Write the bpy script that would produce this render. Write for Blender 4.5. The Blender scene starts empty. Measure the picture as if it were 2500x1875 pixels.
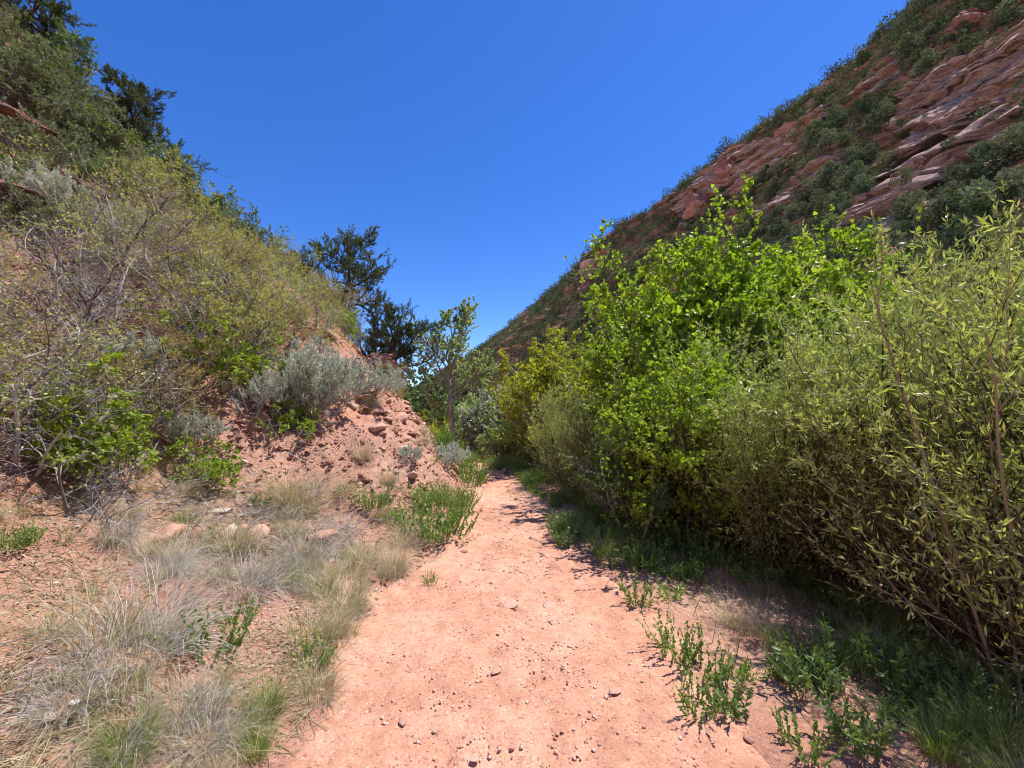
import bpy, math, random
import numpy as np
from mathutils import Vector, Matrix

scene = bpy.context.scene
COL = scene.collection
R = math.radians

# ------------------------------------------------------------------ camera
CAM_Z = 1.6
PITCH = R(3.66)
FPX = 977.0            # focal length in pixels of the 2500 px wide photograph
cam_data = bpy.data.cameras.new("camera")
cam_data.sensor_width = 36.0
cam_data.lens = FPX / 2500.0 * 36.0
cam_data.clip_start = 0.05
cam_data.clip_end = 3000.0
cam = bpy.data.objects.new("camera", cam_data)
COL.objects.link(cam)
cam.location = (0, 0, CAM_Z)
cam.rotation_euler = (math.pi / 2 + PITCH, 0, 0)
scene.camera = cam

# ------------------------------------------------------------------ sky and sun
SUN_EL = R(69)
SUN_AZ = R(24)         # angle ahead of straight right (+X towards +Y)
world = bpy.data.worlds.new("World")
scene.world = world
world.use_nodes = True
nt = world.node_tree
nt.nodes.clear()
sky = nt.nodes.new("ShaderNodeTexSky")
sky.sky_type = 'NISHITA'
sky.sun_disc = False
sky.sun_elevation = SUN_EL
sky.sun_rotation = R(90) - SUN_AZ
sky.altitude = 2200
sky.air_density = 1.0
sky.dust_density = 0.4
sky.ozone_density = 3.0
hsv = nt.nodes.new("ShaderNodeHueSaturation")
hsv.inputs['Saturation'].default_value = 1.3
hsv.inputs['Value'].default_value = 0.96
hsv.inputs['Hue'].default_value = 0.514
bg = nt.nodes.new("ShaderNodeBackground")
bg.inputs['Strength'].default_value = 0.15
wo = nt.nodes.new("ShaderNodeOutputWorld")
nt.links.new(sky.outputs[0], hsv.inputs['Color'])
nt.links.new(hsv.outputs[0], bg.inputs[0])
nt.links.new(bg.outputs[0], wo.inputs[0])

sun_data = bpy.data.lights.new("sun", 'SUN')
sun_data.energy = 4.4
sun_data.angle = R(0.53)
sun_data.color = (1.0, 0.95, 0.88)
sun = bpy.data.objects.new("sun", sun_data)
COL.objects.link(sun)
sdir = Vector((math.cos(SUN_EL) * math.cos(SUN_AZ), math.cos(SUN_EL) * math.sin(SUN_AZ), math.sin(SUN_EL)))
sun.rotation_euler = sdir.to_track_quat('Z', 'Y').to_euler()
sun.location = (20, 8, 40)

vs = scene.view_settings
vs.view_transform = 'Standard'
vs.look = 'None'
vs.exposure = 0.72
vs.gamma = 1.0
vs.use_curve_mapping = False
scene.render.engine = 'CYCLES'
scene.cycles.max_bounces = 6
scene.cycles.diffuse_bounces = 4
scene.cycles.glossy_bounces = 2
scene.cycles.transmission_bounces = 4
scene.cycles.use_denoising = True
scene.cycles.filter_width = 1.05
scene.cycles.sample_clamp_indirect = 4.0

# ------------------------------------------------------------------ noise
def _hash(ix, iy, iz, seed):
    h = (ix.astype(np.int64) * 374761393 + iy.astype(np.int64) * 668265263 + iz.astype(np.int64) * 2147483647 + seed * 1274126177) & 0xFFFFFFFF
    h = ((h ^ (h >> 13)) * 1274126177) & 0xFFFFFFFF
    h = ((h ^ (h >> 16)) * 2246822519) & 0xFFFFFFFF
    return ((h ^ (h >> 15)) & 0xFFFFFF) / float(0xFFFFFF)

def vnoise(x, y, z=None, seed=0):
    x = np.asarray(x, float); y = np.asarray(y, float)
    z = np.zeros_like(x) if z is None else np.asarray(z, float)
    ix, iy, iz = np.floor(x), np.floor(y), np.floor(z)
    fx, fy, fz = x - ix, y - iy, z - iz
    fx = fx * fx * (3 - 2 * fx); fy = fy * fy * (3 - 2 * fy); fz = fz * fz * (3 - 2 * fz)
    r = 0
    for a in (0, 1):
        for b in (0, 1):
            for c in (0, 1):
                w = (fx if a else 1 - fx) * (fy if b else 1 - fy) * (fz if c else 1 - fz)
                r = r + w * _hash(ix + a, iy + b, iz + c, seed)
    return r * 2 - 1

def fbm(x, y, z=None, oct=4, seed=0, gain=0.5):
    r = 0; a = 1.0; f = 1.0
    z = np.zeros_like(np.asarray(x, float)) if z is None else z
    for o in range(oct):
        r = r + a * vnoise(x * f, y * f, z * f, seed + o * 17)
        a *= gain; f *= 2.03
    return r

def sstep(a, b, x):
    t = np.clip((x - a) / (b - a), 0, 1)
    return t * t * (3 - 2 * t)

# ------------------------------------------------------------------ terrain height
def foot_left(y):
    return np.interp(y, [-8, 1.8, 3.0, 5, 7, 9, 10.5, 12, 13.2, 14.5, 17, 22, 40],
                     [-1.4, -1.15, -1.1, -0.8, -0.82, -1.05, -1.35, -1.7, -3.0, -5.5, -10, -17, -45])

def trail_right(y):
    return np.interp(y, [-8, 1.8, 3.0, 5, 7, 9, 10.5, 12, 14, 17], [1.4, 1.3, 1.1, 0.6, 0.55, 0.25, -0.3, -0.85, -3.4, -7.5])

def height(x, y, detail=True):
    x = np.asarray(x, float); y = np.asarray(y, float)
    d = foot_left(y) - x
    dp = np.maximum(d, 0)
    za = np.interp(dp, [0, 1, 2.5, 4, 6, 8, 10, 11.5, 13.5, 18, 30, 60], [0, .22, .85, 1.9, 3.9, 6.2, 8.8, 11.4, 13.2, 15.8, 18, 20])
    zb = np.interp(dp, [0, .4, .8, 1.7, 2.7, 3.3, 4, 6, 8, 10, 11.5, 13.5, 30, 60], [0, .5, 1.0, 1.85, 2.9, 3.6, 4.1, 5.1, 6.5, 8.6, 10.9, 12.5, 17, 20])
    t = sstep(4.0, 8.5, y)
    z = za * (1 - t) + zb * t
    cap = np.interp(y, [-30, 6, 9, 12, 15, 18, 25, 60], [17, 15, 13.3, 9.8, 7.5, 6.0, 4, 2])
    k = 1.2
    hh = np.clip(0.5 + 0.5 * (cap - z) / k, 0, 1)
    z = cap * (1 - hh) + z * hh - k * hh * (1 - hh)
    z = np.where(d > 0, np.maximum(z, 0), 0)
    amp = np.clip(dp / 2.0, 0, 1)
    z = z + amp * 0.28 * fbm(x * 0.55, y * 0.55, oct=3, seed=3)
    # creek side
    d2 = np.maximum(x - trail_right(y) - 0.5, 0)
    z = z - 0.16 * np.minimum(d2, 6) * sstep(0, 2, d2) * 0.7
    up = np.interp(x, [-100, 11, 15, 20, 30, 60, 400], [0, 0, 1.6, 4.6, 10, 20, 30]) * (1 - sstep(40, 90, y))
    z = z + up
    if detail:
        off = np.clip(np.maximum(d, x - trail_right(y)) / 0.7, 0, 1)
        z = z + off * (0.05 * fbm(x * 2.3, y * 2.3, oct=4, seed=11)) + 0.010 * fbm(x * 3.1, y * 3.1, oct=3, seed=29)
        # rubbly bank of the spur
        bank = sstep(0.2, 1.0, d) * (1 - sstep(5, 7, d)) * sstep(3.0, 5.5, y)
        z = z + bank * 0.09 * fbm(x * 4.5, y * 4.5, oct=3, seed=41)
        # rock steps high on the slope
        st = sstep(7.0, 9.0, d) * (1 - sstep(14, 16, d))
        q = z * 1.25 + 0.6 * fbm(x * .5, y * .5, oct=2, seed=5)
        fr = q - np.floor(q)
        z = z + st * 0.42 * (sstep(0.0, 0.3, fr) - fr)
    return z

def H(x, y):
    return float(height(np.array([x]), np.array([y]))[0])

def wpos(px, Y, dz=0.0):
    """ground point seen in column px at distance Y ahead"""
    x = (px - 1250) / FPX * Y
    for _ in range(6):
        z = H(x, Y)
        dep = Y * math.cos(PITCH) + (z - CAM_Z) * math.sin(PITCH)
        x = (px - 1250) / FPX * dep
    return (x, Y, H(x, Y) + dz)

def project(x, y, z):
    dep = y * math.cos(PITCH) + (z - CAM_Z) * math.sin(PITCH)
    upc = -y * math.sin(PITCH) + (z - CAM_Z) * math.cos(PITCH)
    return 1250 + FPX * x / dep, 937.5 - FPX * upc / dep, dep

def ray_hit(px, py, tmax=40):
    """first ground point behind a picture point"""
    a = (px - 1250) / FPX; b = (937.5 - py) / FPX
    dx, dy, dz = a, math.cos(PITCH) - b * math.sin(PITCH), math.sin(PITCH) + b * math.cos(PITCH)
    t = np.linspace(0.4, tmax, 3000)
    X, Y, Z = dx * t, dy * t, CAM_Z + dz * t
    hgt = height(X, Y)
    i = np.argmax(Z < hgt)
    if not (Z < hgt).any():
        return None
    return (X[i], Y[i], float(hgt[i]))

# ------------------------------------------------------------------ mesh helpers
def make_mesh(name, V, F, mat, tint=None, smooth=False):
    V = np.asarray(V, np.float32).reshape(-1, 3)
    F = np.asarray(F, np.int32)
    me = bpy.data.meshes.new(name)
    me.vertices.add(len(V)); me.vertices.foreach_set("co", V.ravel())
    me.loops.add(F.size); me.loops.foreach_set("vertex_index", F.ravel())
    me.polygons.add(len(F))
    me.polygons.foreach_set("loop_start", np.arange(0, F.size, F.shape[1], dtype=np.int32))
    me.polygons.foreach_set("loop_total", np.full(len(F), F.shape[1], np.int32))
    if smooth:
        me.polygons.foreach_set("use_smooth", np.ones(len(F), bool))
    me.update(calc_edges=True)
    if tint is not None:
        at = me.attributes.new("tint", 'FLOAT', 'POINT')
        at.data.foreach_set("value", np.asarray(tint, np.float32))
    me.materials.append(mat)
    return me

class Acc:
    def __init__(s): s.V = []; s.F = []; s.T = []; s.n = 0
    def add(s, V, F, T=None):
        V = V.reshape(-1, 3)
        s.V.append(V); s.F.append(F + s.n)
        s.T.append(np.full(len(V), .5) if T is None else T)
        s.n += len(V)
    def mesh(s, name, mat, smooth=False):
        return make_mesh(name, np.concatenate(s.V), np.concatenate(s.F), mat, np.concatenate(s.T), smooth)

def norm(v):
    return v / np.maximum(np.linalg.norm(v, axis=-1, keepdims=True), 1e-9)

def tubes(acc, pts, rad, n=3, tint=0.5):
    B, K, _ = pts.shape
    tan = np.empty_like(pts)
    tan[:, 1:-1] = pts[:, 2:] - pts[:, :-2]; tan[:, 0] = pts[:, 1] - pts[:, 0]; tan[:, -1] = pts[:, -1] - pts[:, -2]
    tan = norm(tan)
    ref = np.where(np.abs(tan[:, :1, 2:3]) > 0.9, np.array([1.0, 0, 0]), np.array([0, 0, 1.0]))
    ref = np.broadcast_to(ref, tan.shape)
    a = norm(np.cross(tan, ref)); b = np.cross(tan, a)
    ang = np.arange(n) / n * 2 * np.pi
    V = pts[:, :, None] + rad[:, :, None, None] * (a[:, :, None] * np.cos(ang)[:, None] + b[:, :, None] * np.sin(ang)[:, None])
    idx = np.arange(B * K * n).reshape(B, K, n)
    nx = np.roll(idx, -1, axis=2)
    F = np.stack([idx[:, :-1], nx[:, :-1], nx[:, 1:], idx[:, 1:]], -1).reshape(-1, 4)
    t = np.broadcast_to(np.asarray(tint).reshape(-1, 1), (B, K * n)).ravel() if np.ndim(tint) else np.full(B * K * n, tint)
    acc.add(V, F, t)

def grow(rng, p, d, L, r, k=4, wander=.15, trop=0.05, taper=.45):
    B = len(p)
    pts = np.empty((B, k + 1, 3)); pts[:, 0] = p
    dd = norm(d)
    for i in range(k):
        dd = norm(dd + wander * rng.normal(size=(B, 3)) + np.array([0, 0, trop]))
        pts[:, i + 1] = pts[:, i] + dd * (L / k)[:, None]
    rad = r[:, None] * np.linspace(1, taper, k + 1)[None]
    return pts, rad

def kids(rng, pts, rad, L, n, f0=.3, f1=1.0, ang=45, lr=.5, rr=.6, jit=.3, endbias=0.4):
    B, K, _ = pts.shape
    f = f0 + (f1 - f0) * (np.arange(n)[None] + rng.random((B, n))) / n
    s = f * (K - 1); i = np.minimum(s.astype(int), K - 2); w = (s - i)[..., None]
    bi = np.arange(B)[:, None]
    p = pts[bi, i] * (1 - w) + pts[bi, i + 1] * w
    t = norm(pts[bi, i + 1] - pts[bi, i])
    q = rng.normal(size=(B, n, 3)); q = norm(q - (q * t).sum(-1, keepdims=True) * t)
    a = np.radians(ang) * (1 + jit * rng.normal(size=(B, n, 1)))
    d = t * np.cos(a) + q * np.sin(a)
    l = L[:, None] * lr * (1 - endbias * f) * (1 + .25 * rng.normal(size=(B, n)))
    l = np.maximum(l, 0.01)
    r = (rad[bi, i] * rr)
    return p.reshape(-1, 3), d.reshape(-1, 3), l.ravel(), r.ravel()

# leaf outlines: x across, y along, z fold; two quads each
TM = {
 'oval':  (np.array([[0, 0, 0], [.5, .3, .12], [.42, .72, .1], [0, 1, 0], [-.42, .72, .1], [-.5, .3, .12]]), np.array([[0, 1, 2, 3], [0, 3, 4, 5]])),
 'heart': (np.array([[0, 0, 0], [.62, .2, .16], [.42, .62, .12], [0, 1, -.05], [-.42, .62, .12], [-.62, .2, .16]]), np.array([[0, 1, 2, 3], [0, 3, 4, 5]])),
 'dia':   (np.array([[0, 0, 0], [.5, .5, .1], [0, 1, 0], [-.5, .5, .1]]), np.array([[0, 1, 2, 3]])),
}
def leaves(acc, rng, pos, dirs, size, tm='dia', aspect=.5, spread=.8, up=.4, tint=None, tvar=.25):
    N = len(pos)
    T, Fq = TM[tm]
    y = norm(norm(dirs) + spread * rng.normal(size=(N, 3)))
    z = rng.normal(size=(N, 3)) + np.array([0, 0, up * 2])
    z = norm(z - (z * y).sum(-1, keepdims=True) * y)
    x = np.cross(y, z)
    size = np.broadcast_to(size, (N,)) * (0.7 + .6 * rng.random(N))
    V = pos[:, None] + size[:, None, None] * (T[None, :, 0:1] * aspect * x[:, None] + T[None, :, 1:2] * y[:, None] + T[None, :, 2:3] * aspect * z[:, None])
    m = len(T)
    F = (Fq[None] + (np.arange(N) * m)[:, None, None]).reshape(-1, 4)
    tt = rng.random(N) * tvar * 2 - tvar + (0.5 if tint is None else tint)
    acc.add(V, F, np.repeat(np.clip(tt, 0, 1), m))

def along(rng, pts, per, f0=.2, f1=1.0):
    B, K, _ = pts.shape
    f = f0 + (f1 - f0) * rng.random((B, per)); s = f * (K - 1); i = np.minimum(s.astype(int), K - 2); w = (s - i)[..., None]
    bi = np.arange(B)[:, None]
    p = pts[bi, i] * (1 - w) + pts[bi, i + 1] * w
    return p.reshape(-1, 3), norm(pts[bi, i + 1] - pts[bi, i]).reshape(-1, 3)

# ------------------------------------------------------------------ materials
def new_mat(name):
    m = bpy.data.materials.new(name); m.use_nodes = True
    n = m.node_tree; n.nodes.clear()
    return m, n

def ramp(n, stops):
    r = n.nodes.new("ShaderNodeValToRGB")
    e = r.color_ramp.elements
    while len(e) > 1: e.remove(e[-1])
    e[0].position = stops[0][0]; e[0].color = (*stops[0][1], 1)
    for p, c in stops[1:]:
        k = e.new(p); k.color = (*c, 1)
    return r

def leaf_mat(name, c0, c1, c2, trans=.35, rough=.5, spec=.35, obvar=.3, tcol=(1.15, 1.25, .45)):
    m, n = new_mat(name)
    at = n.nodes.new("ShaderNodeAttribute"); at.attribute_name = "tint"
    oi = n.nodes.new("ShaderNodeObjectInfo")
    ma = n.nodes.new("ShaderNodeMath"); ma.operation = 'MULTIPLY_ADD'
    ma.inputs[1].default_value = obvar; ma.inputs[2].default_value = -obvar / 2
    n.links.new(oi.outputs['Random'], ma.inputs[0])
    ad = n.nodes.new("ShaderNodeMath"); ad.operation = 'ADD'
    n.links.new(at.outputs['Fac'], ad.inputs[0]); n.links.new(ma.outputs[0], ad.inputs[1])
    r = ramp(n, [(0.0, c0), (.5, c1), (1.0, c2)])
    n.links.new(ad.outputs[0], r.inputs[0])
    p = n.nodes.new("ShaderNodeBsdfPrincipled")
    p.inputs['Roughness'].default_value = rough
    p.inputs['Specular IOR Level'].default_value = spec
    n.links.new(r.outputs[0], p.inputs['Base Color'])
    tr = n.nodes.new("ShaderNodeBsdfTranslucent")
    mc = n.nodes.new("ShaderNodeMix"); mc.data_type = 'RGBA'; mc.blend_type = 'MULTIPLY'; mc.inputs[0].default_value = 1
    n.links.new(r.outputs[0], mc.inputs[6]); mc.inputs[7].default_value = (*tcol, 1)
    n.links.new(mc.outputs[2], tr.inputs[0])
    mx = n.nodes.new("ShaderNodeMixShader"); mx.inputs[0].default_value = trans
    n.links.new(p.outputs[0], mx.inputs[1]); n.links.new(tr.outputs[0], mx.inputs[2])
    o = n.nodes.new("ShaderNodeOutputMaterial"); n.links.new(mx.outputs[0], o.inputs[0])
    return m

def solid_mat(name, stops, scale=8, rough=.85, bump=.3, detail=6, stretch=(1, 1, 1), spec=.2, obrand=0.0, usetint=False, bdist=.05):
    m, n = new_mat(name)
    tc = n.nodes.new("ShaderNodeTexCoord")
    mp = n.nodes.new("ShaderNodeMapping"); mp.inputs['Scale'].default_value = stretch
    n.links.new(tc.outputs['Object'], mp.inputs[0])
    no = n.nodes.new("ShaderNodeTexNoise"); no.inputs['Scale'].default_value = scale; no.inputs['Detail'].default_value = detail
    no.inputs['Roughness'].default_value = .65
    n.links.new(mp.outputs[0], no.inputs['Vector'])
    r = ramp(n, stops)
    fac = no.outputs[0]
    if obrand:
        oi = n.nodes.new("ShaderNodeObjectInfo")
        ma = n.nodes.new("ShaderNodeMath"); ma.operation = 'MULTIPLY_ADD'; ma.inputs[1].default_value = obrand
        n.links.new(oi.outputs['Random'], ma.inputs[0])
        sb = n.nodes.new("ShaderNodeMath"); sb.operation = 'SUBTRACT'; sb.inputs[1].default_value = obrand / 2
        n.links.new(fac, ma.inputs[2]); n.links.new(ma.outputs[0], sb.inputs[0]); fac = sb.outputs[0]
    if usetint:
        at = n.nodes.new("ShaderNodeAttribute"); at.attribute_name = "tint"
        mm = n.nodes.new("ShaderNodeMath"); mm.operation = 'MULTIPLY_ADD'; mm.inputs[1].default_value = .9
        sb = n.nodes.new("ShaderNodeMath"); sb.operation = 'SUBTRACT'; sb.inputs[1].default_value = .45
        n.links.new(at.outputs['Fac'], mm.inputs[0]); n.links.new(fac, mm.inputs[2]); n.links.new(mm.outputs[0], sb.inputs[0]); fac = sb.outputs[0]
    n.links.new(fac, r.inputs[0])
    p = n.nodes.new("ShaderNodeBsdfPrincipled"); p.inputs['Roughness'].default_value = rough
    p.inputs['Specular IOR Level'].default_value = spec
    n.links.new(r.outputs[0], p.inputs['Base Color'])
    b = n.nodes.new("ShaderNodeBump"); b.inputs['Strength'].default_value = bump; b.inputs['Distance'].default_value = bdist
    n.links.new(no.outputs[0], b.inputs['Height']); n.links.new(b.outputs[0], p.inputs['Normal'])
    o = n.nodes.new("ShaderNodeOutputMaterial"); n.links.new(p.outputs[0], o.inputs[0])
    return m

M = {}
M['twig'] = solid_mat('grey_twig_bark', [(.25, (.12, .10, .095)), (.55, (.32, .285, .275)), (.8, (.52, .49, .485))], 6, bump=.1, usetint=True)
M['deadtwig'] = solid_mat('weathered_twig_bark', [(.2, (.16, .14, .14)), (.55, (.34, .31, .31)), (.8, (.52, .49, .47))], 6, bump=.1, usetint=True)
M['bark'] = solid_mat('rough_dark_bark', [(.3, (.045, .035, .03)), (.6, (.12, .095, .08)), (.8, (.2, .17, .15))], 14, bump=.7, stretch=(1, 1, .3))
M['palebark'] = solid_mat('pale_cottonwood_bark', [(.3, (.16, .13, .11)), (.6, (.38, .34, .29)), (.8, (.55, .52, .46))], 10, bump=.6, stretch=(1, 1, .3))
M['redtwig'] = solid_mat('brown_willow_stem', [(.3, (.05, .035, .028)), (.6, (.12, .085, .065)), (.8, (.28, .24, .19))], 8, bump=.2, usetint=True)
M['oak'] = leaf_mat('olive_scrub_leaf', (.32, .25, .10), (.43, .42, .15), (.58, .62, .21), .40)
M['oakrust'] = leaf_mat('rusty_scrub_leaf', (.30, .17, .08), (.36, .27, .10), (.42, .40, .13), .35)
M['lime'] = leaf_mat('lime_scrub_leaf', (.17, .22, .03), (.27, .38, .04), (.38, .50, .06), .38)
M['sage'] = leaf_mat('silver_sage_leaf', (.36, .40, .31), (.52, .57, .47), (.66, .70, .60), .22, rough=.8, spec=.1, tcol=(1, 1, .8))
M['green'] = leaf_mat('dense_green_leaf', (.08, .13, .03), (.16, .24, .06), (.27, .36, .10), .32)
M['greygreen'] = leaf_mat('grey_green_leaf', (.12, .15, .08), (.20, .24, .14), (.31, .35, .22), .28)
M['pine'] = leaf_mat('pinyon_needle', (.055, .08, .03), (.11, .15, .06), (.20, .26, .12), .2, rough=.8, spec=.1, tcol=(1.1, 1.1, .6))
M['cotton'] = leaf_mat('glossy_heart_leaf', (.15, .24, .02), (.26, .39, .035), (.44, .53, .08), .48, rough=.42, spec=.3, obvar=.2)
M['palecotton'] = leaf_mat('pale_cottonwood_leaf', (.26, .34, .14), (.42, .50, .26), (.58, .64, .42), .38, rough=.35, spec=.5)
M['willow'] = leaf_mat('narrow_willow_leaf', (.22, .27, .09), (.37, .43, .17), (.58, .62, .32), .42, rough=.4, spec=.35)
M['silver'] = leaf_mat('silver_olive_leaf', (.30, .36, .25), (.46, .50, .40), (.62, .65, .55), .25, rough=.5, tcol=(1, 1, .85))
M['yellow'] = leaf_mat('yellow_green_leaf', (.24, .27, .04), (.42, .44, .05), (.62, .62, .09), .42)
M['bronze'] = leaf_mat('bronze_leaf', (.28, .17, .08), (.36, .27, .11), (.38, .40, .12), .35)
M['straw'] = leaf_mat('dry_straw_blade', (.34, .26, .13), (.52, .42, .24), (.68, .60, .40), .25, rough=.6, tcol=(1, 1, .8))
M['strawgrey'] = leaf_mat('grey_dry_blade', (.30, .27, .24), (.46, .43, .39), (.62, .60, .56), .2, rough=.6, tcol=(1, 1, .9))
M['strawgreen'] = leaf_mat('fading_green_blade', (.19, .20, .08), (.36, .34, .17), (.56, .50, .32), .3)
M['grass'] = leaf_mat('fresh_grass_blade', (.12, .19, .04), (.21, .31, .07), (.36, .43, .13), .35)
M['forb'] = leaf_mat('forb_leaf', (.12, .20, .05), (.20, .32, .08), (.32, .44, .13), .35, rough=.4)
M['darkforb'] = leaf_mat('blue_green_forb_leaf', (.09, .16, .06), (.16, .25, .09), (.27, .37, .15), .35)
M['farpine'] = leaf_mat('hillside_juniper_foliage', (.06, .085, .04), (.13, .17, .085), (.24, .28, .16), .18, rough=.9, spec=.0, obvar=.7, tcol=(1, 1, .7))
M['farscrub'] = leaf_mat('hillside_scrub_foliage', (.11, .13, .06), (.19, .21, .11), (.30, .30, .17), .12, rough=.9, spec=.0, tcol=(1, 1, .7))
M['litter'] = leaf_mat('dead_leaf_litter', (.17, .11, .07), (.34, .24, .15), (.58, .49, .36), .1, rough=.7, tcol=(1, 1, 1))
M['redrock'] = solid_mat('red_shale', [(.25, (.27, .115, .08)), (.5, (.47, .235, .165)), (.75, (.64, .39, .29))], 3.5, bump=.7, obrand=.5, usetint=True)
M['ledge'] = solid_mat('dark_red_ledge_rock', [(.25, (.10, .05, .038)), (.5, (.24, .12, .09)), (.75, (.40, .23, .18))], 3.5, bump=1.0, usetint=True, bdist=.25, stretch=(1, 1, 2.2))
M['gravel'] = solid_mat('fine_trail_gravel', [(.1, (.44, .23, .155)), (.5, (.56, .33, .24)), (.9, (.70, .50, .40))], 40, bump=.2, usetint=True)
M['pinkrock'] = solid_mat('dusty_pink_stone', [(.25, (.44, .25, .18)), (.5, (.56, .36, .28)), (.8, (.70, .54, .45))], 5, bump=.5, obrand=.4)
M['palerock'] = solid_mat('pale_sandstone', [(.25, (.45, .32, .24)), (.5, (.62, .50, .40)), (.75, (.75, .68, .60))], 3.5, bump=.5, obrand=.4)
M['whiterock'] = solid_mat('white_stone', [(.25, (.62, .58, .54)), (.6, (.8, .78, .75))], 4, bump=.3)

def soil_mat(name, path):
    m, n = new_mat(name)
    L = n.links.new
    tc = n.nodes.new("ShaderNodeTexCoord")
    def noise(s, d=6, rgh=.6, src=None):
        no = n.nodes.new("ShaderNodeTexNoise"); no.inputs['Scale'].default_value = s; no.inputs['Detail'].default_value = d
        no.inputs['Roughness'].default_value = rgh; L(src or tc.outputs['Object'], no.inputs['Vector']); return no
    big = noise(.9, 5); mid = noise(7, 8, .7); fine = noise(90, 4, .7)
    if path:
        r1 = ramp(n, [(.36, (.41, .195, .13)), (.5, (.54, .29, .195)), (.64, (.63, .385, .28))])
    else:
        r1 = ramp(n, [(.28, (.36, .16, .105)), (.48, (.50, .265, .185)), (.72, (.60, .38, .28))])
    a = n.nodes.new("ShaderNodeMix"); a.data_type = 'FLOAT'; a.inputs[0].default_value = .5
    L(big.outputs[0], a.inputs[2]); L(mid.outputs[0], a.inputs[3]); L(a.outputs[0], r1.inputs[0])
    # grit: pale and dark grains
    vo = n.nodes.new("ShaderNodeTexVoronoi"); vo.inputs['Scale'].default_value = 75; L(tc.outputs['Object'], vo.inputs['Vector'])
    sep = n.nodes.new("ShaderNodeSeparateColor"); L(vo.outputs['Color'], sep.inputs[0])
    grain = ramp(n, [(0, (.45, .38, .36)), (.07, (.88, .85, .84)), (.3, (1, 1, 1)), (.88, (1.0, 1.0, 1.0)), (1.0, (1.35, 1.4, 1.45))])
    L(sep.outputs[0], grain.inputs[0])
    mu = n.nodes.new("ShaderNodeMix"); mu.data_type = 'RGBA'; mu.blend_type = 'MULTIPLY'; mu.inputs[0].default_value = .75
    L(r1.outputs[0], mu.inputs[6]); L(grain.outputs[0], mu.inputs[7])
    fr = ramp(n, [(.3, (.72, .68, .66)), (.5, (1, 1, 1)), (.75, (1.12, 1.12, 1.12))]); L(fine.outputs[0], fr.inputs[0])
    m2 = n.nodes.new("ShaderNodeMix"); m2.data_type = 'RGBA'; m2.blend_type = 'MULTIPLY'; m2.inputs[0].default_value = .8
    L(mu.outputs[2], m2.inputs[6]); L(fr.outputs[0], m2.inputs[7])
    p = n.nodes.new("ShaderNodeBsdfPrincipled"); p.inputs['Roughness'].default_value = .95; p.inputs['Specular IOR Level'].default_value = .08
    L(m2.outputs[2], p.inputs['Base Color'])
    b1 = n.nodes.new("ShaderNodeBump"); b1.inputs['Strength'].default_value = .8; b1.inputs['Distance'].default_value = .03 if path else .09
    L(mid.outputs[0], b1.inputs['Height'])
    b2 = n.nodes.new("ShaderNodeBump"); b2.inputs['Strength'].default_value = .7; b2.inputs['Distance'].default_value = .006
    L(fine.outputs[0], b2.inputs['Height']); L(b1.outputs[0], b2.inputs['Normal'])
    b3 = n.nodes.new("ShaderNodeBump"); b3.inputs['Strength'].default_value = .5; b3.inputs['Distance'].default_value = .006; b3.invert = True
    L(vo.outputs['Distance'], b3.inputs['Height']); L(b2.outputs[0], b3.inputs['Normal'])
    L(b3.outputs[0], p.inputs['Normal'])
    o = n.nodes.new("ShaderNodeOutputMaterial"); L(p.outputs[0], o.inputs[0])
    return m
M['soil'] = soil_mat('red_sandy_soil', False)
M['path'] = soil_mat('trodden_red_sand', True)

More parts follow.
